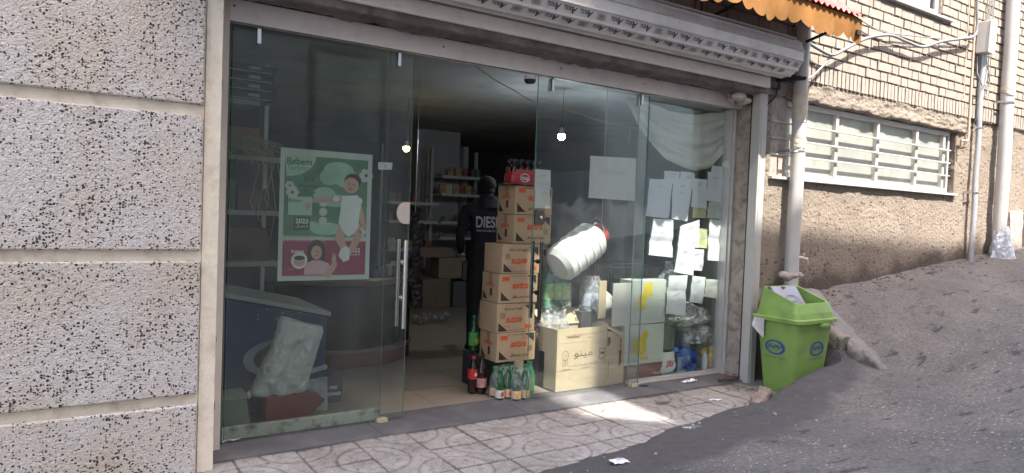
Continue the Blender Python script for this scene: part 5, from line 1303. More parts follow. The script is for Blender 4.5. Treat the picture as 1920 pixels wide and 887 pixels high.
BR = mat('dark_brown_print', (.10,.07,.04), .7); b = MB(); Yp = .0945; L0 = Vector((1,0,0))
cx, cz = x0+.085, .29
b.ring((cx,Yp,cz), .034,.038,.0035); b.ring((cx-.016,Yp,cz-.06), .014,.026,.003); b.ring((cx+.014,Yp,cz-.06), .012,.024,.003); b.text('طبیعت', (cx,Yp,cz), width=.035)
b.text('مینو', (x0+.27,Yp,cz-.005), width=.19, height=.06, bold=-.004); b.text('بهترین کیفیت برای سلامت خانواده شما', (x0+.27,Yp,.205), width=.30, rot=2); b.text('صنایع غذایی', (x0+.30,Yp,.18), width=.09)
b.text('لطفا در جای خشک و دور از نور آفتاب نگهداری شود', (x0+.28,Yp,.455), width=.40, rot=2); b.text('با تشکر', (x0+.33,Yp,.425), width=.05)
b.quad((x0+.06,Yp,.172),(x0+.15,Yp,.176),(x0+.15,Yp,.181),(x0+.06,Yp,.177))
for (a0,a1,c0,c1) in ((.44,.50,.235,.24),(.44,.445,.24,.32),(.495,.50,.24,.32),(.44,.50,.32,.325),(.45,.49,.275,.295)): b.quad((x0+a0,Yp,c0),(x0+a1,Yp,c0),(x0+a1,Yp,c1),(x0+a0,Yp,c1))
for k in range(9): b.quad((x0+.10+k*.014,Yp,.43),(x0+.107+k*.014,Yp,.425),(x0+.112+k*.014,Yp,.44),(x0+.105+k*.014,Yp,.445))
ux = Vector((.215,.02,0)).normalized(); f0 = Vector((x1,.0965,0))
def FP(u, z): return f0+ux*u+Vector((0,-.0015,z))
b.text('VERGE', FP(.165,.34), width=.09, height=.024, ux=Vector((0,0,1)), uz=-ux, bold=.04); b.poly([FP(.15,.14),FP(.18,.18),FP(.18,.29),FP(.15,.29)])
b.text('Kanky-kent', FP(.025,.13), width=.14, height=.014, ux=Vector((0,0,1)), uz=-ux, bold=.05)
for k in range(7):
    for q in range(2): b.ring(FP(.06+q*.022,.06+k*.02), .008,.008,.0012, 4)
b.poly([FP(.004,.41),FP(.035,.41),FP(.045,.37),FP(.028,.345),FP(.004,.325)])
b.build('printed_lettering', BR, tc)
b = MB(); b.text('با دقت حمل شود', (x0+.24,.36,zt+.04), width=.15, uz=Vector((0,.6,.8)), bold=.02, rot=4)
for k in range(2):
    for q in range(2): b.ring(Vector((x0+.38+k*.06,.34+.036*q,zt+.035+.05*q)), .018,.016,.006, 8, uz=Vector((0,.6,.8)))
b.build('flap_marks', BR, tc)

# ---- white folded boards with yellow printing leaning in the corner
WB = mat('white_board', (.58,.60,.55), .7, .04, 4, dirt=(.46,.47,.38), da=.35, ds=4)
t = thing('white_carton', 'upper white carton with yellow fruit print leaning behind the door edge', 'carton', (4.2,.13,.5))
b = MB(); b.box(3.885,4.10,.118,.13,.49,.855); b.box(4.103,4.505,.120,.28,.495,.875); b.box(3.80,3.882,.20,.21,.55,.87,1); b.build('board', [WB, MATS['tan_card']], t, bevel=.002)
b = MB(); b.ell((4.22,.1185,.68),.05,.075,0,20); b.ell((4.27,.1180,.77),.04,.05,0,20); b.quad((4.24,.1175,.74),(4.34,.1175,.74),(4.34,.1175,.85),(4.24,.1175,.85)); b.build('yellow_print', YELINK, t)
t = thing('white_carton', 'lower white carton with yellow round fruit print near the floor', 'carton', (4.3,.13,.14))
b = MB(); b.box(4.03,4.50,.118,.27,.145,.488); b.build('board', WB, t, bevel=.002)
b = MB(); b.ell((4.215,.1165,.30),.075,.085,0,24); b.ell((4.275,.1160,.40),.040,.042,0,20); b.quad((4.22,.1160,.175),(4.32,.1160,.175),(4.32,.1160,.205),(4.22,.1160,.205)); b.build('yellow_print', YELINK, t)
b = MB(); b.text('آب لیمو', (4.22,.1155,.30), width=.08, bold=.03, ux=Vector((0,0,1)), uz=Vector((-1,0,0))); b.build('white_lettering', WHITEINK, t)
b = MB(); b.box(4.00,4.55,.13,.45,.003,.143); o = b.build('plinth_box', mat('dim_red_box', (.22,.07,.06), .7, .2)); tag(o, 'dim red low box under the lower white carton', 'box')

# ---- hanging white jug
t = thing('plastic_jug', 'ribbed white plastic jug with red lid hanging tilted behind right door', 'jug', (3.5,.22,1.1))
A = at(1046,499,Y=.22); Bp = at(1124,437,Y=.22); ax = (Bp-A).normalized(); MJ = Tr(*A) @ ax.to_track_quat('Z','Y').to_matrix().to_4x4(); Lg = (Bp-A).length
r_ = .158; prof = [(.08,-.012),(.12,-.01),(.146,.02)]
for k in range(1, 40):
    zz = Lg*.80*k/40; rb = r_*(1-.02*abs(k/20-1)); 
    if k in (7,8,16,17,25,26,33,34): rb += .005
    prof.append((rb, .02+zz))
prof += [(.140,Lg*.86),(.105,Lg*.93),(.082,Lg*.95)]
JW = mat('translucent_white_plastic', (.74,.76,.73), .38, .03, 5); JW.node_tree.nodes['Principled BSDF'].inputs['Subsurface Weight'].default_value = .15
MB().lathe(prof, MJ, 36).build('jug_body', JW, t)
MB().lathe([(.086,Lg*.945),(.092,Lg*.95),(.092,Lg*1.04),(.085,Lg*1.055),(.0001,Lg*1.055)], MJ, 28).build('lid', mat('red_plastic_lid', (.60,.05,.03), .4, .05), t)
b = MB(); b.tube([MJ @ Vector((.098*math.cos(a_), .13*math.sin(a_)*1.0, Lg*.93+.07*math.sin(a_))) for a_ in [math.pi*k/12 for k in range(13)]], .004, 6); 
b.build('wire_handle', CHROME, t)
b = MB(); tp = MJ @ Vector((0,.0,Lg*1.05)); b.tube([tp+Vector((-.04,0,0)), tp+Vector((0,.0,.05)), Vector((tp.x+.02,.24,2.73))], .0028, 5); b.build('hanging_string', mat('thin_string', (.5,.5,.46), .8), t)

# ---- curtain
t = thing('curtain', 'off-white cloth curtain swagged across the top of the right pane', 'curtain', (4.6,.15,2.2))
low = [at(*q, Y=.13) for q in ((1172,186),(1196,235),(1218,272),(1245,298),(1280,314),(1305,321),(1330,316),(1350,292),(1366,262))]
top = [at(*q, Y=.13) for q in ((1176,182),(1210,191),(1230,200),(1250,208),(1280,214),(1305,216),(1330,213),(1350,212),(1368,212))]
def curt(u, v):
    k = u*(len(low)-1); i = min(int(k), len(low)-2); f_ = k-i
    a_ = top[i].lerp(top[i+1], f_); c_ = low[i].lerp(low[i+1], f_); p = a_.lerp(c_, v)
    fold = math.sin(v*30+u*3)*.5+.5*math.sin(v*17-u*5)
    return p+Vector((0, .042*fold*(.3+.7*v)-.02+.02*fbm(u*5, v*5), .004*fold))
b = MB(); b.grid(curt, 60, 90); b.build('cloth_swag', mat('off_white_cloth', (.78,.76,.68), .9, .06, 5, .3, 300, bdist=.001), t)
def tail(u, v):
    a_ = at(1352,212,Y=.16); c_ = at(1362,250,Y=.16)
    return Vector((5.10+.06*u+.02*math.sin(v*6), .17+.02*math.sin(u*9), 2.42-.50*v*(1-.25*u)))
b = MB(); b.grid(tail, 12, 20); b.build('cloth_tail', MATS['off_white_cloth'], t)

# ---- baskets and small goods behind the right pane
def wire_basket(label, x0, x1, y0, y1, z0, z1, tap=.06, hm=None):
    t = thing('wire_basket', label, 'basket', ((x0+x1)/2,(y0+y1)/2,z0)); b = MB()
    def R_(z): 
        k = 1-(z-z0)/(z1-z0); return (x0+tap*k, x1-tap*k, y0+tap*.6*k, y1-tap*.6*k)
    for z in (z0, z0+(z1-z0)*.3, z0+(z1-z0)*.65, z1):
        a,b_,c_,d = R_(z); b.tube([(a,c_,z),(b_,c_,z),(b_,d,z),(a,d,z),(a,c_,z)], .004 if z == z1 else .0022, 6)
    N = 18
    for i in range(N+1):
        for yk in (0, 1):
            a,b_,c_,d = R_(z0); A_,B_,C_,D_ = R_(z1); b.tube([(a+(b_-a)*i/N, d if yk else c_, z0),(A_+(B_-A_)*i/N, D_ if yk else C_, z1)], .0018, 5)
    for i in range(9):
        for xk in (0, 1):
            a,b_,c_,d = R_(z0); A_,B_,C_,D_ = R_(z1); b.tube([(b_ if xk else a, c_+(d-c_)*i/8, z0),(B_ if xk else A_, C_+(D_-C_)*i/8, z1)], .0018, 5)
    b.build('wire_mesh', CHROME, t)
    if hm: MB().tube([(x1-.20,y0-.0,z1+.004),(x1,y0,z1+.004)], .011, 8).build('handle_grip', hm, t)
    return t
wire_basket('chrome wire shopping basket behind the right door above the white cartons', 4.22, 4.82, .50, .86, .70, .955)
wire_basket('wire basket with red handle grip in the lower right corner', 4.85, 5.30, .30, .60, .20, .50, .05, mat('red_grip', (.45,.06,.04), .5))
def puff(name, label, cat, rings, M, n=26, seed=0, cr=.02, group=None, sq=2.2):
    "soft bag: rings of (z, half width x, half depth y, dx) about a base point"
    b = MB(); N = 26; c = Vector((M))
    def f(u, v):
        k = v*(len(rings)-1); i = min(int(k), len(rings)-2); t_ = k-i; t_ = t_*t_*(3-2*t_)
        z, rx, ry, dx = [rings[i][q]*(1-t_)+rings[i+1][q]*t_ for q in range(4)]
        a_ = 2*math.pi*u; ca, sa = math.cos(a_), math.sin(a_); s_ = (abs(ca)**sq+abs(sa)**sq)**(-1/sq)
        p = Vector((dx+ca*s_*rx, sa*s_*ry, z)); d = fbm(ca*1.5+seed, sa*1.5, z*9+seed)*cr+abs(fbm(ca*4+seed, sa*4, z*20))*cr*.6
        return p+Vector((ca, sa, 0))*d
    b.grid(f, 40, N); b.poly([f(k/40, 1) for k in range(40)])
    b.poly([f(k/40, 0) for k in range(40)][::-1])
    return b, c
def soft(name, label, cat, rings, c, m, **k):
    b, c = puff(name, label, cat, rings, c, **k); o = b.build(name, m); o.location = c; return tag(o, label, cat)
soft('plastic_bag', 'big pale clear bag lying over the lower basket', 'bag', [(0,.22,.09,0),(.05,.30,.13,.0),(.14,.28,.12,-.03),(.20,.16,.07,-.08)], (4.88,.25,.44), film_mat('pale_bag_film', .6, .35, (.65,.66,.64)), seed=2, cr=.05)
soft('plastic_bag', 'crumpled clear bag standing beside the white carton top', 'bag', [(0,.09,.06,0),(.12,.12,.08,0),(.22,.06,.05,.01),(.26,.03,.02,.0),(.33,.025,.02,.0)], (4.66,.25,.70), film_mat('clear_bag_film', .5, .25, (.7,.73,.75)), seed=5, cr=.03)
soft('plastic_bag', 'shiny dark blue plastic bag on the floor behind right pane', 'bag', [(0,.13,.07,0),(.07,.16,.09,0),(.16,.13,.08,-.02),(.235,.05,.04,-.05)], (4.87,.21,.003), mat('blue_bag_plastic', (.015,.09,.36), .22, .3, 10), seed=7, cr=.05)
soft('plastic_bag', 'white plastic bag crumpled above the yellow bottle', 'bag', [(0,.15,.05,0),(.05,.16,.06,.01),(.11,.10,.05,.03),(.15,.04,.03,.06)], (5.06,.22,.265), film_mat('white_bag_film', .85, .4, (.72,.72,.70)), seed=9, cr=.05)
t = thing('detergent_bag', 'white and teal detergent bag with red lettering near the right pane floor', 'bag', (4.58,.16,.003))
b, c_ = puff('', '', '', [(0,.10,.035,0),(.05,.105,.045,0),(.14,.105,.045,.01),(.205,.10,.01,.02)], (4.57,.165,.003), seed=3, cr=.008)
for i, v in enumerate(b.v): b.v[i] = (v[0]+c_[0], v[1]+c_[1], v[2]+c_[2])
b.build('bag_body', mat('detergent_white', (.66,.68,.66), .4, .05), t)
b = MB(); b.ell((4.575,.109,.10),.085,.055,0,24,0); b.poly([(4.475,.112,.004),(4.67,.112,.004),(4.67,.112,.05),(4.475,.112,.02)],1); b.build('teal_print', [mat('print_white', (.7,.7,.7)), mat('print_teal', (.05,.25,.30))], t)
b = MB(); b.text('تاژ', (4.578,.1075,.115), width=.095, height=.07, bold=.05, rot=-8); b.build('red_lettering', REDINK, t)
MB().box(4.70,4.86,.125,.135,.003,.165).build('grey_card', mat('grey_blue_card', (.30,.35,.42), .6), None); tag(bpy.data.objects['grey_card'], 'plain grey-blue card standing before the blue bag', 'card')
t = thing('spray_bottle', 'slim white spray bottle with yellow trigger near the right jamb', 'spray bottle', (5.075,.14,.003))
MB().lathe([(.026,.003),(.028,.01),(.028,.12),(.02,.16),(.012,.175),(.012,.19)], Tr(5.075,.14,0), 16).build('bottle_body', mat('spray_white', (.68,.69,.68), .35), t)
MB().box(5.045,5.09,.125,.155,.188,.212).box(5.03,5.047,.133,.147,.165,.205).box(5.06,5.09,.13,.15,.212,.222).build('trigger_head', YELINK, t, bevel=.003)
t = thing('detergent_bottle', 'yellow bottle with domed cap and orange label at the right jamb', 'bottle', (5.15,.13,.003))
MB().lathe([(.038,.003),(.042,.012),(.042,.085),(.040,.115),(.045,.125),(.045,.145),(.032,.165),(.030,.175),(.036,.185),(.036,.21),(.026,.228),(.001,.232)], Tr(5.165,.14,0), 20).build('bottle_body', mat('yellow_plastic', (.68,.46,.05), .35), t)
MB().lathe([(.0435,.02),(.0435,.095)], Tr(5.165,.14,0), 20).build('orange_label', mat('orange_brown_label', (.52,.22,.08), .5, .3, 30), t)
t = thing('bucket', 'grey plastic bucket standing under the clear bags', 'bucket', (4.93,.35,.0))
MB().lathe([(.09,.02),(.10,.02),(.13,.36),(.137,.36),(.137,.38),(.125,.38),(.115,.35)], Tr(4.97,.38,0), 24).build('pail', mat('grey_bucket', (.28,.29,.30), .5), t)
MB().lathe([(.150,.375),(.165,.40),(.12,.43),(.001,.44)], Tr(4.97,.38,0), 24).build('hat_lid', mat('straw_lid', (.50,.45,.32), .7, .1), t)
t = thing('glass_jar', 'pale jar with white lid beside the lower white carton', 'jar', (4.72,.28,.15))
MB().lathe([(.06,.2),(.075,.22),(.078,.40),(.055,.44),(.055,.45)], Tr(4.70,.28,0), 20).build('jar_body', plastic_mat('jar_glass', (.40,.42,.38), .6), t)
MB().lathe([(.062,.45),(.062,.48),(.001,.485)], Tr(4.70,.28,0), 20).build('jar_lid', WHITEINK, t)
MB().box(4.60,4.80,.18,.38,.0,.20).build('small_stand', MATS['dark_crate'], None); tag(bpy.data.objects['small_stand'], 'dark little stand under the pale jar', 'stand')
t = thing('bucket', 'white bucket lying tilted beside the blue labelled bottles', 'bucket', (4.15,.30,.66))
A = at(1125,572,Y=.36); MJ = Tr(*A) @ Vector((.75,-.1,.45)).normalized().to_track_quat('Z','Y').to_matrix().to_4x4()
MB().lathe([(.001,-.10),(.07,-.10),(.075,-.09),(.095,.08),(.101,.08),(.101,.095),(.09,.095)], MJ, 24).build('pail', mat('white_bucket', (.62,.63,.62), .45), t)
b = MB(); b.tube([MJ @ Vector((.10*math.cos(a_), -.10*math.sin(a_)*.4, .09+.09*math.sin(a_))) for a_ in [math.pi*k/10 for k in range(11)]], .003, 5); b.build('bail_handle', CHROME, t)

# ================================================================== LEFT BAY: freezer, sack, boxes
t = thing('ice_cream_freezer', 'dark blue ice cream freezer with pale oval emblem behind left pane', 'freezer', (1.1,.6,0))
NAVY = mat('navy_panel', (.020,.050,.150), .45, .12, 3)
Yf = .325; TL, TRr = at(405,553,Y=Yf), at(614,588,Y=Yf)
prof = [(.30,.06),(1.515,.06),(1.515,TRr.z-.02),(.80,TL.z-.01),(.30,TL.z+.06)]
MB().prism(prof, Yf, 1.1).build('cabinet', NAVY, t, bevel=.006)
MB().prism([(.30,TL.z+.065),(.80,TL.z-.005),(1.54,TRr.z-.018),(1.54,TRr.z+.012),(.80,TL.z+.028),(.30,TL.z+.10)], Yf-.012, 1.12).build('lid_rim', mat('pale_lid_rim', (.48,.52,.48), .5, .05), t, bevel=.004)
cE = at(512,672,Y=Yf-.003)
b = MB(); n = 48; vs = []
for rx, rz, dx in ((.235,.125,0),(.195,.098,.022)): vs += [cE+Vector((.05+rx*math.cos(2*math.pi*k/n)+dx,0,rz*math.sin(2*math.pi*k/n))) for k in range(n)]
b.add(vs, [(k,(k+1)%n,n+(k+1)%n,n+k) for k in range(n)]); b.build('pale_oval', mat('pale_blue_print', (.35,.42,.52), .5, .1), t)
MB().add([cE+Vector((.072+.193*math.cos(2*math.pi*k/n),.0008,.097*math.sin(2*math.pi*k/n))) for k in range(n)], [tuple(range(n))]).build('oval_field', mat('dark_maroon_print', (.05,.03,.05), .5), t)
b = MB(); b.text('دومینو', cE+Vector((.07,-.0006,0)), width=.30, height=.10, bold=.03); b.build('red_outline_lettering', mat('dull_red_print', (.36,.10,.08), .5), t)
b = MB(); b.text('دومینو', cE+Vector((.07,-.0016,0)), width=.294, height=.094, bold=-.006); b.build('dark_lettering', MATS['dark_maroon_print'], t)
b = MB()
for i in range(9): b.ell(at(470+R.randint(0,120),572+R.randint(0,20)+8,Y=Yf-.002), .004,.004, 0, 8)
b.build('snow_dots', WHITEINK, t)
# white printed corner with drawings on the freezer's lower right
b = MB(); q = [at(x,y,Y=Yf-.002) for x,y in ((575,712),(614,706),(614,770),(560,770))]; b.poly(q[::-1]); 
for i in range(7): b.ell(at(572+i*6,700-i*2,Y=Yf-.0026), .022,.018, -.0002*i, 10)
b.build('white_corner_print', mat('pale_grey_print', (.40,.44,.45), .6, .2, 30), t)
b = MB()
for i in range(14): 
    c0 = at(568+R.random()*44, 705+R.random()*50, Y=Yf-.006); b.ring(c0, .012+R.random()*.02, .008+R.random()*.02, .002, 9)
b.build('sketch_lines', mat('sketch_ink', (.10,.12,.14), .6), t)
# sack on a dark red box
t = thing('red_box', 'dark red box standing on the floor under the white sack', 'box', (1.2,.1,0))
MB().box(1.075,1.315,.105,.30,.003,.215).build('box_body', mat('dark_red_box', (.20,.035,.03), .7, .12), t, bevel=.004)
MB().prism([(1.316,.03),(1.44,.14),(1.45,.16),(1.316,.215)], .12, .30).build('open_side', MATS['dark_red_box'], t)
t = thing('white_sack', 'lumpy white woven sack sitting on the dark red box', 'sack', (1.25,.18,.21))
rg = [(.215,.16,.085,1.165),(.225,.175,.095,1.17),(.29,.168,.105,1.19),(.385,.163,.10,1.222),(.51,.15,.09,1.270),(.60,.148,.08,1.298),(.655,.142,.06,1.300),(.665,.12,.03,1.295)]
b = MB()
def sackf(u, v):
    k = v*(len(rg)-1); i = min(int(k), len(rg)-2); t_ = k-i
    z, rx, ry, cx = [rg[i][q]*(1-t_)+rg[i+1][q]*t_ for q in range(4)]
    a_ = 2*math.pi*u; ca, sa = math.cos(a_), math.sin(a_); s_ = (abs(ca)**2.6+abs(sa)**2.6)**(-1/2.6)
    crease = -.03*math.exp(-((ca*s_*rx+.03-(z-.3)*.12)/.018)**2)*(z < .55)
    d = fbm(ca*2, sa*2, z*7)*.022+crease+.006*math.sin(z*60+ca*9)*(z<.35)
    return Vector((cx+ca*s_*rx, .195+sa*(s_*ry+d), z-.075*ca*max(0,v-.55)*1.3))
b.grid(sackf, 60, 44); b.poly([sackf(k/60, 1) for k in range(60)]); b.poly([sackf(k/60, 0) for k in range(60)][::-1])
SACK = mat('woven_white_sack', (.64,.67,.66), .7, .06, 5, .9, 22, bdist=.03)
b.build('sack_body', SACK, t)
b = MB(); b.add([(1.02,.18,.222),(.985,.17,.20),(.99,.20,.245),(.975,.19,.225)], [(0,1,3,2)]); b.build('sack_ear', SACK, t)
t = thing('pale_tub', 'pale green tub standing in the lower left corner of the window', 'tub', (.88,.2,0))
b = MB(); b.hexa([(.81,.13,.003),(1.00,.13,.003),(1.00,.34,.003),(.81,.34,.003),(.80,.12,.225),(.965,.12,.22),(.965,.35,.22),(.80,.35,.225)]); b.build('tub_body', mat('pale_green_tub', (.22,.27,.21), .6, .12), t, bevel=.006)
MB().box(.795,.975,.112,.36,.222,.238).build('tub_rim', mat('pale_rim', (.38,.42,.36), .6), t, bevel=.003)
t = thing('drink_poster', 'dark upright board with pale lettering right of the freezer', 'sign', (1.6,.36,.05))
MB().box(1.50,1.665,.40,.41,.05,.28).build('board', mat('dark_board', (.03,.035,.045), .5), t)
b = MB(); b.text('POWER', (1.60,.399,.11), width=.11, bold=.03, shear=.2); b.text('FREE', (1.60,.399,.155), width=.06, bold=.03, shear=.2); b.build('pale_lettering', WHITEINK, t)
# rack at the left with binders and a crate of tangled cords
t = thing('display_rack', 'metal rack with pale shelf boards at the left behind the window', 'shelf', (1.0,1.2,0))
SHB = mat('pale_green_shelf', (.40,.46,.40), .6, .05); b_ = []
for z in (.95, 1.325, 1.72, 2.12): MB().box(.45,1.375 if z<2 else 1.20,1.0,1.45,z,z+.035).build('shelf_board', SHB, t, bevel=.002)
MB().box(.45,.49,1.4,1.45,0,2.5).box(1.33,1.36,1.41,1.45,0,2.5).build('upright', ALU, t)
MB().box(.45,1.37,1.455,1.47,.2,2.5).build('rack_back', mat('dark_back_panel', (.06,.045,.045), .8), t)
for i, z in enumerate((2.160,2.225,2.29,2.355)):
    tt = thing('file_box', ['lowest','second','third','topmost'][i]+' of the dark blue flat boxes stacked on the top shelf', 'box', (1.1,1.1,z)); tt['group'] = 'dark blue flat boxes on the top shelf'
    MB().box(.80,1.30+.02*(i%2),1.02,1.38,z,z+.058).build('box_body', mat('navy_box', (.02,.025,.06), .5), tt, bevel=.003)
    MB().box(.85,1.28,1.018,1.0195,z+.006,z+.012).box(1.12,1.2,1.018,1.0195,z+.025,z+.045).build('pale_stripe', WHITEINK, tt)
tt = thing('wooden_crate', 'small orange wooden crate behind tangled straw cords on the middle shelf', 'crate', (1.1,1.1,1.76))
MB().box(.98,1.23,1.12,1.35,1.82,1.97).box(.82,1.33,1.10,1.38,1.757,1.82).build('crate_body', mat('orange_wood', (.34,.15,.06), .7, .2, 10), tt, bevel=.004)
b = MB(); R = random.Random(31)
for i in range(70):
    c0 = Vector((1.06+R.uniform(-.05,.05), 1.02, 1.85+R.uniform(-.05,.04))); a_ = R.uniform(-.5, 3.6); l_ = R.uniform(.15,.36); d = Vector((math.cos(a_), R.uniform(-.3,.1), -abs(math.sin(a_))*.35+.05))
    b.tube([c0, c0+d*l_*.4+Vector((0,-.02,.03)), c0+d*l_*.8+Vector((0,0,.0)), c0+d*l_+Vector((0,0,-.05))], .0035, 4)
for (x_, dz) in ((1.22,.5),(1.27,.62),(1.32,.45)): b.tube([(1.1,1.0,1.82),(x_,.98,1.76),(x_+.05,.97,1.76-dz*.6),(x_+.02,.97,1.76-dz),(x_-.08,.97,1.76-dz*.7),(x_-.02,.97,1.7)], .004, 4)
o = b.build('tangled_cords', mat('straw_cord', (.40,.37,.20), .7, .2)); tag(o, 'tangle of straw-coloured cords spilling over the middle shelf', 'cord')
for i, (x_, z_, w_, h_, c3, lab) in enumerate(((.86,1.36,.2,.22,(.10,.14,.12),'dim grey-green box on the rack shelf below the cords'),(1.08,1.36,.22,.16,(.12,.05,.05),'dull maroon box on the rack shelf below the cords'),(.92,.985,.40,.24,(.10,.04,.04),'long dark maroon box on the lowest rack shelf'))):
    o = MB().box(0,w_,0,.3,0,h_).build('goods_box', mat('goods%d'%i, c3, .7)); o.location = (x_,1.08,z_+.001); tag(o, lab, 'box')

# ================================================================== INSIDE: round counter, shelves, shopkeeper, lamps
t = thing('round_counter', 'dark round display counter with red base behind the left sliding door', 'counter', (2.25,2.25,0))
CM = Tr(2.23,2.27,0)
MB().lathe([(.73,.002),(.73,.125)], CM, 48).build('red_base', mat('dark_red_base', (.16,.025,.03), .5, .1), t)
MB().lathe([(.745,.125),(.75,.14),(.73,.15),(.66,.15)], CM, 48).build('base_trim', mat('dull_brass_trim', (.25,.18,.13), .4), t)
MB().lathe([(.66,.15),(.66,.70),(.70,.72)], CM, 48).build('display_drum', mat('dark_display_drum', (.025,.027,.03), .25, .2), t)
MB().lathe([(.70,.72),(.725,.725),(.725,.765),(.69,.775),(.001,.776)], CM, 48).build('counter_top', mat('brown_counter_top', (.16,.12,.10), .3, .1), t)
MB().box(2.28,2.45,1.60,1.66,.777,.779).build('price_card', WHITEINK, t)
R = random.Random(77); DIM = [mat('dim_goods_%d'%i, c3, .6, .3, 20) for i, c3 in enumerate(((.20,.09,.07),(.10,.10,.12),(.48,.45,.40),(.30,.09,.08),(.16,.19,.13),(.38,.26,.14),(.10,.14,.22)))]
def can_or_box(x, y, z, k, label, group):
    nm = ('tin_can','packet','jar')[k % 3]; 
    h = R.uniform(.08,.16); m_ = R.choice(DIM)
    if nm == 'packet': b = MB().box(-.05,.05,-.03,.03,0,h)
    elif nm == 'tin_can': b = MB().lathe([(.036,0),(.038,.004),(.036,.01),(.036,h*.8),(.038,h*.82),(.034,h*.83),(.001,h*.83)], None, 12)
    else: b = MB().lathe([(.034,0),(.038,.01),(.038,h*.7),(.028,h*.82),(.030,h*.84),(.030,h),(.001,h)], None, 12)
    o = b.build(nm, m_); o.location = (x,y,z); tag(o, label, {'tin_can':'can','packet':'packet','jar':'jar'}[nm], group)
for i in range(15):
    a_ = rad(190+i*11); can_or_box(2.23+.56*math.cos(a_), 2.27+.56*math.sin(a_), .778, i, 'small dim goods set around the rim of the round counter', 'goods on the round counter')
# hanging strip of packets at the counter's right
t = thing('hanging_packets', 'long strip of dark glossy packets hanging right of the left door handle', 'packet strip', (2.95,2.1,.35))
PK = mat('glossy_dark_packet', (.06,.045,.05), .2, .5, 30); MB().tube([(2.93,2.0,2.73),(2.93,2.0,.5)], .004, 5).build('hook_strip', CHROME, t)
for k in range(17):
    c0 = Vector((2.93+R.uniform(-.03,.03), 1.98, 1.36-.055*k)); b = MB()
    b.grid(lambda u, v: c0+Vector(((u-.5)*.10, -.02*math.sin(math.pi*u)*math.sin(math.pi*v)-.004*k%3, (v-.5)*.07))+Vector((fbm(u*4+k,v*4)*.01,)*3), 5, 4, 0, False); b.build('packet', PK, t)
t = thing('dark_bottle_column', 'tall black bottle standing at the edge of round counter base', 'bottle', (2.93,2.0,.13))
MB().lathe([(.06,.15),(.066,.17),(.066,.42),(.05,.50),(.022,.58),(.022,.62)], Tr(2.80,1.93,0), 16).build('bottle_body', BK, t)
MB().lathe([(.024,.60),(.024,.64),(.001,.645)], Tr(2.80,1.93,0), 12).build('cap', CAPK, t)
# rear shelves
def shelf_unit(label, x0, x1, y, zs, goods, glab):
    t = thing('wall_shelf', label, 'shelf', ((x0+x1)/2,y,0)); SB = mat('grey_shelf_board', (.45,.45,.47), .5, .06)
    for z in zs: MB().box(x0,x1,y-.18,y+.18,z,z+.03).box(x0,x1,y-.186,y-.181,z-.01,z+.035).build('shelf_board', SB, t)
    MB().box(x0-.03,x0,y+.12,y+.18,0,2.4).box(x1,x1+.03,y+.12,y+.18,0,2.4).build('upright', SB, t)
    for z in zs:
        x = x0+.06; k = R.randint(0,2)
        while x < x1-.05:
            if R.random() < .8: can_or_box(x, y-.10+R.uniform(-.03,.03), z+.031, k+(R.random()<.3), glab, goods)
            x += R.uniform(.085,.14)
shelf_unit('grey rear wall shelves before the pale pier', 4.95, 5.72, 5.55, (.55,.98,1.22,1.66,1.94), 'goods on the pale pier shelves', 'small dim item on the shelves before the pale pier')
shelf_unit('grey rear wall shelves further left in the gloom', 4.05, 4.85, 5.45, (.35,.80,1.22,1.50), 'goods on the left rear shelves', 'small dim item on the rear shelves left of the pier')
for i, (x_, z_, w_, h_) in enumerate(((4.35,.0,.45,.42),(4.85,.0,.40,.38),(4.6,.43,.38,.30),(4.30,.74,.5,.14),(5.0,.40,.36,.26))):
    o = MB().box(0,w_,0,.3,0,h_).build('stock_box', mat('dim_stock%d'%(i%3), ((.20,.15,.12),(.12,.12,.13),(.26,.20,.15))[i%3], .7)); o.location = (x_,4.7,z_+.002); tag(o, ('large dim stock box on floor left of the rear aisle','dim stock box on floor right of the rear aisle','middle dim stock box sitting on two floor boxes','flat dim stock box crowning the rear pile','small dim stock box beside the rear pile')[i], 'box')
b = MB()
for i in range(16): b.sphere((R.uniform(-.22,.22), R.uniform(-.1,.1), R.uniform(.04,.12)), R.uniform(.03,.055), 7, 5, 0, (1,1,.8))
o = b.build('bag_pile', film_mat('clear_pile_film', .5, .2, (.35,.35,.35))); o.location = (3.95,3.55,.0); tag(o, 'heap of small clear bags on the shop floor', 'bags', kind='stuff')
# right interior wall: fridge-like dark mass and boxes so depth reads
o = MB().box(0,.7,0,.7,0,1.95).build('tall_cabinet', mat('dark_cabinet', (.035,.04,.05), .4)); o.location = (5.2,2.2,.002); tag(o, 'tall dark cabinet deep inside behind the right panes', 'cabinet')
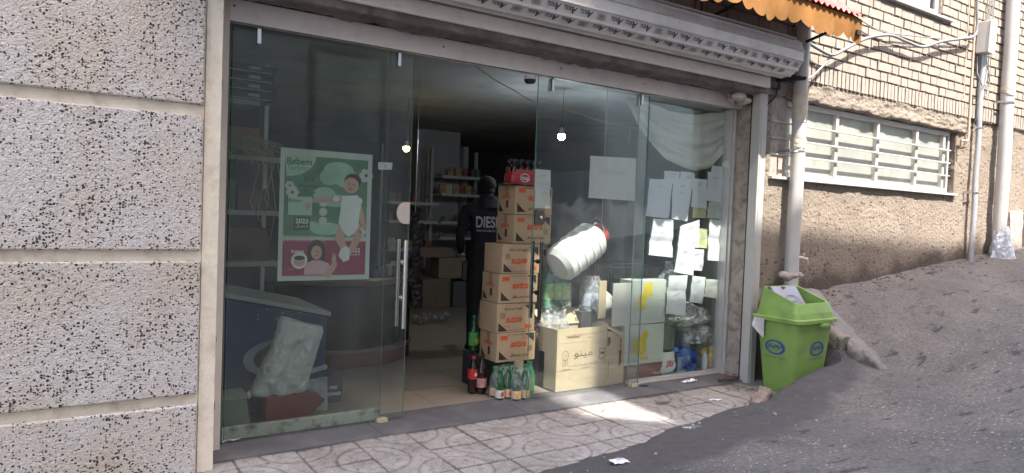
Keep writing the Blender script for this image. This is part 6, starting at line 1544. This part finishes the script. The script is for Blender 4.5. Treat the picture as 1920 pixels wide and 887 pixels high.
# shopkeeper
def person():
    t = thing('person', 'person in dark hoodie and cap seen from behind inside the shop', 'person', (3.56,1.75,0))
    V = [((0,0,.97),.155,.12),((0,0,1.16),.15,.11),((0,.0,1.34),.19,.12),((0,-.02,1.48),.17,.11),((0,-.02,1.56),.095,.085),((.0,-.03,1.63),.07,.08),((0,-.04,1.70),.075,.085),
         ((-.21,0,1.46),.075,.07),((-.27,.03,1.20),.05,.05),((-.22,-.16,1.02),.035,.035),((.21,0,1.46),.075,.07),((.27,.03,1.20),.05,.05),((.22,-.16,1.02),.035,.035),
         ((-.10,0,.85),.10,.10),((-.11,-.01,.50),.065,.07),((-.12,.02,.10),.045,.05),((.10,0,.85),.10,.10),((.11,-.01,.50),.065,.07),((.12,.02,.10),.045,.05),((-.13,-.13,.045),.04,.035),((.13,-.13,.045),.04,.035)]
    E_ = [(0,1),(1,2),(2,3),(3,4),(4,5),(5,6),(3,7),(7,8),(8,9),(3,10),(10,11),(11,12),(0,13),(13,14),(14,15),(0,16),(16,17),(17,18),(15,19),(18,20)]
    me = bpy.data.meshes.new('body'); 
    # facing away from the street: mirror y so the chest looks inward
    me.from_pydata([(v[0][0], -v[0][1], v[0][2]) for v in V], E_, []); o = bpy.data.objects.new('body', me); COL.objects.link(o); o.parent = t; o.rotation_euler.z = rad(-18); o.location = (.04,0,-.03)
    sk = o.modifiers.new('skin', 'SKIN'); 
    for i, v in enumerate(V): me.skin_vertices[0].data[i].radius = (v[1], v[2])
    me.skin_vertices[0].data[0].use_root = True
    sk.use_smooth_shade = True
    ss = o.modifiers.new('sub', 'SUBSURF'); ss.levels = 2; ss.render_levels = 2
    me.materials.append(mat('dark_hoodie_cloth', (.032,.031,.036), .9, .2, 12, .4, 60)); 
    b = MB(); M = Tr(3.60,1.75,-.03) @ Rz(rad(-18)); b.sphere(M @ Vector((0,.04,1.725)), .094, 16, 10, 0, (1,1.15,.95)); b.lathe([(.097,1.70),(.099,1.715),(.096,1.735)], M @ Tr(0,.04,0), 18)
    b.build('cap', mat('black_cap_cloth', (.02,.02,.022), .9), t)
    hb_ = MB(); hb_.grid(lambda u, v: M @ Vector((math.cos(2*math.pi*u)*(.125-.05*v+.02*math.sin(9*u)), math.sin(2*math.pi*u)*(.10-.03*v)-.035, 1.50+.115*v+.02*math.sin(2*math.pi*u)+.008*math.sin(25*u+6*v))), 32, 8); hb_.build('hood', MATS['dark_hoodie_cloth'], t)
    hb_ = MB(); hb_.sphere(M @ Vector((0,.035,1.665)), .083, 14, 9, 0, (1,1.1,.9)); hb_.build('hair', mat('dark_hair', (.02,.015,.012), .8, .4, 80, .6, 120), t)
    ux = (M.to_3x3() @ Vector((1,0,0))); c0 = M @ Vector((.01,-.155,1.345))
    b = MB(); b.text('DIESEL', c0, width=.30, height=.115, ux=ux, bold=.03); b.text('FOR SUCCESSFUL LIVING', c0+Vector((0,0,-.085)), width=.28, height=.020, ux=ux, bold=.02)
    b.build('back_lettering', mat('cracked_white_print', (.55,.54,.54), .8, .4, 40), t)
    # hands: palms with five fingers each
    for s_ in (-1, 1):
        b = MB(); w0 = M @ Vector((.22*s_, .17, 1.0)); w_ = M.to_3x3()
        b.sphere(w0, .038, 10, 7, 0, (.9,1.2,.5))
        for f_ in range(4): b.tube([w0+w_ @ Vector(((f_-1.5)*.019,.03,0)), w0+w_ @ Vector(((f_-1.5)*.021,.065,-.008)), w0+w_ @ Vector(((f_-1.5)*.021,.085+.006*(f_ in (1,2)),-.03))], [.009,.008,.006], 7)
        b.tube([w0+w_ @ Vector((-.03*s_,.0,0)), w0+w_ @ Vector((-.05*s_,.03,-.005)), w0+w_ @ Vector((-.05*s_,.055,-.015))], [.011,.009,.007], 7)
        b.build('hand', mat('skin', (.42,.26,.18), .6), t)
    return t
person()
# lamps
def bulb(label, p, col, e, warm):
    t = thing('light_bulb', label, 'lamp', p)
    g = mat('lit_'+warm, col, .5, 0, emit=e)
    MB().lathe([(.001,-.06),(.022,-.056),(.038,-.035),(.040,-.015),(.036,.0)], Tr(*p), 20).build('lit_dome', g, t)
    MB().lathe([(.036,.0),(.026,.035),(.022,.05),(.022,.075),(.001,.076)], Tr(*p), 20).build('bulb_neck', mat('bulb_neck_white', (.5,.5,.5), .5), t)
    MB().lathe([(.028,.07),(.028,.12),(.006,.125)], Tr(*p), 14).tube([(p[0],p[1],p[2]+.12),(p[0]+.01,p[1],2.735)], .003, 5).build('socket_and_cord', DARKM, t)
    l = bpy.data.lights.new('bulb_light', 'POINT'); l.energy = 3.5 if warm == 'cool' else .2; l.color = col; l.shadow_soft_size = .05
    lo_ = bpy.data.objects.new('bulb_light', l); COL.objects.link(lo_); lo_.parent = t; lo_.location = (0,0,-.11)
    return t
bulb('lit cool white bulb hanging on a cord behind the right door', tuple(at(1053,252,Y=1.6)), (.80,.93,1.0), 12, 'cool')
bulb('lit yellow bulb hanging behind the left sliding door', tuple(at(762,275,Y=3.4)), (1.0,.85,.22), 7, 'yellow')
cable('thin yellow wire strung under the shop ceiling', [at(x,y,Y=.7) for x,y in ((880,115),(925,148),(965,170),(1000,190),(1060,205),(1130,228),(1200,243))], .004, mat('yellow_wire', (.45,.42,.15), .6), 'yellow_wire')
cable('short pale hook wire hanging from the yellow wire', [at(x,y,Y=.7) for x,y in ((1182,243),(1180,258),(1178,268))], .003, MATS['yellow_wire'], 'hook_wire')

# ================================================================== ACROSS THE STREET (seen only in the glass, shades the scene)
YO = -7.2
OPP = mat('opposite_render', (.58,.545,.50), .9, .08, 1.5, dirt=(.44,.41,.37), da=.5, ds=2)
def shade_h(zs, ys): return zs+(ys-YO)*1.6
XS = 6.9*.06   # the sun leans a little, shift of shadows along x
hp = shade_h(1.40, -.3); hr = shade_h(1.22, -.3)
def bld(label, x0, x1, z0, zl, zr, depth=6, wins=False, m=OPP):
    t = thing('opposite_building', label, 'building', ((x0+x1)/2, YO, -1))
    b = MB(); b.hexa([(x0,YO-depth,z0),(x1,YO-depth,z0),(x1,YO,z0),(x0,YO,z0),(x0,YO-depth,zl),(x1,YO-depth,zr),(x1,YO,zr),(x0,YO,zl)]); b.build('wall', m, t)
    if wins:
        z = 2.2; 
        while z < min(zl,zr)-1.6:
            x = x0+.6
            while x < x1-1.2:
                f = MB().box(x,x+1.0,YO+.002,YO+.05,z,z+1.3).build('window', WHITEMETAL, t); MB().box(x+.06,x+.94,YO+.052,YO+.056,z+.06,z+1.24).build('pane', mat('dark_window', (.05,.06,.07), .1), t)
                x += 1.9
            z += 2.9
    return t
NX0, NX1 = 2.97-XS, 3.66-XS
hn = shade_h(-.03, -.86)
bld('tall plain building straight across the street', -9, NX0, -3, 17, 17)
t = bld('narrow lower wing between the two opposite buildings', NX0+.004, NX1-.004, -3, hn+.9, hn, wins=False)
bld('long opposite building stepping down the skyline to the right', NX1, 30, -3, hp+.05, hr-1.0)
t = thing('corrugated_gate', 'grey corrugated gate across the street mirrored in the left glass', 'gate', (4,YO+.06,2.3))
b = MB(); xx = 3.45; k = 0
pts = []
while xx < 4.62: pts.append((xx, YO+.06+(.03 if k % 2 else 0))); xx += .04; k += 1
b.add([(p[0],p[1],z) for z in (2.2,3.95) for p in pts], [(i,i+1,len(pts)+i+1,len(pts)+i) for i in range(len(pts)-1)])
b.build('corrugated_sheet', mat('pale_corrugated', (.5,.5,.48), .6), t)
MB().box(3.38,3.45,YO+.003,YO+.12,2.1,4.0).box(4.62,4.69,YO+.003,YO+.12,2.1,4.0).box(3.38,4.69,YO+.003,YO+.12,4.0,4.07).build('gate_frame', DARKM, t)
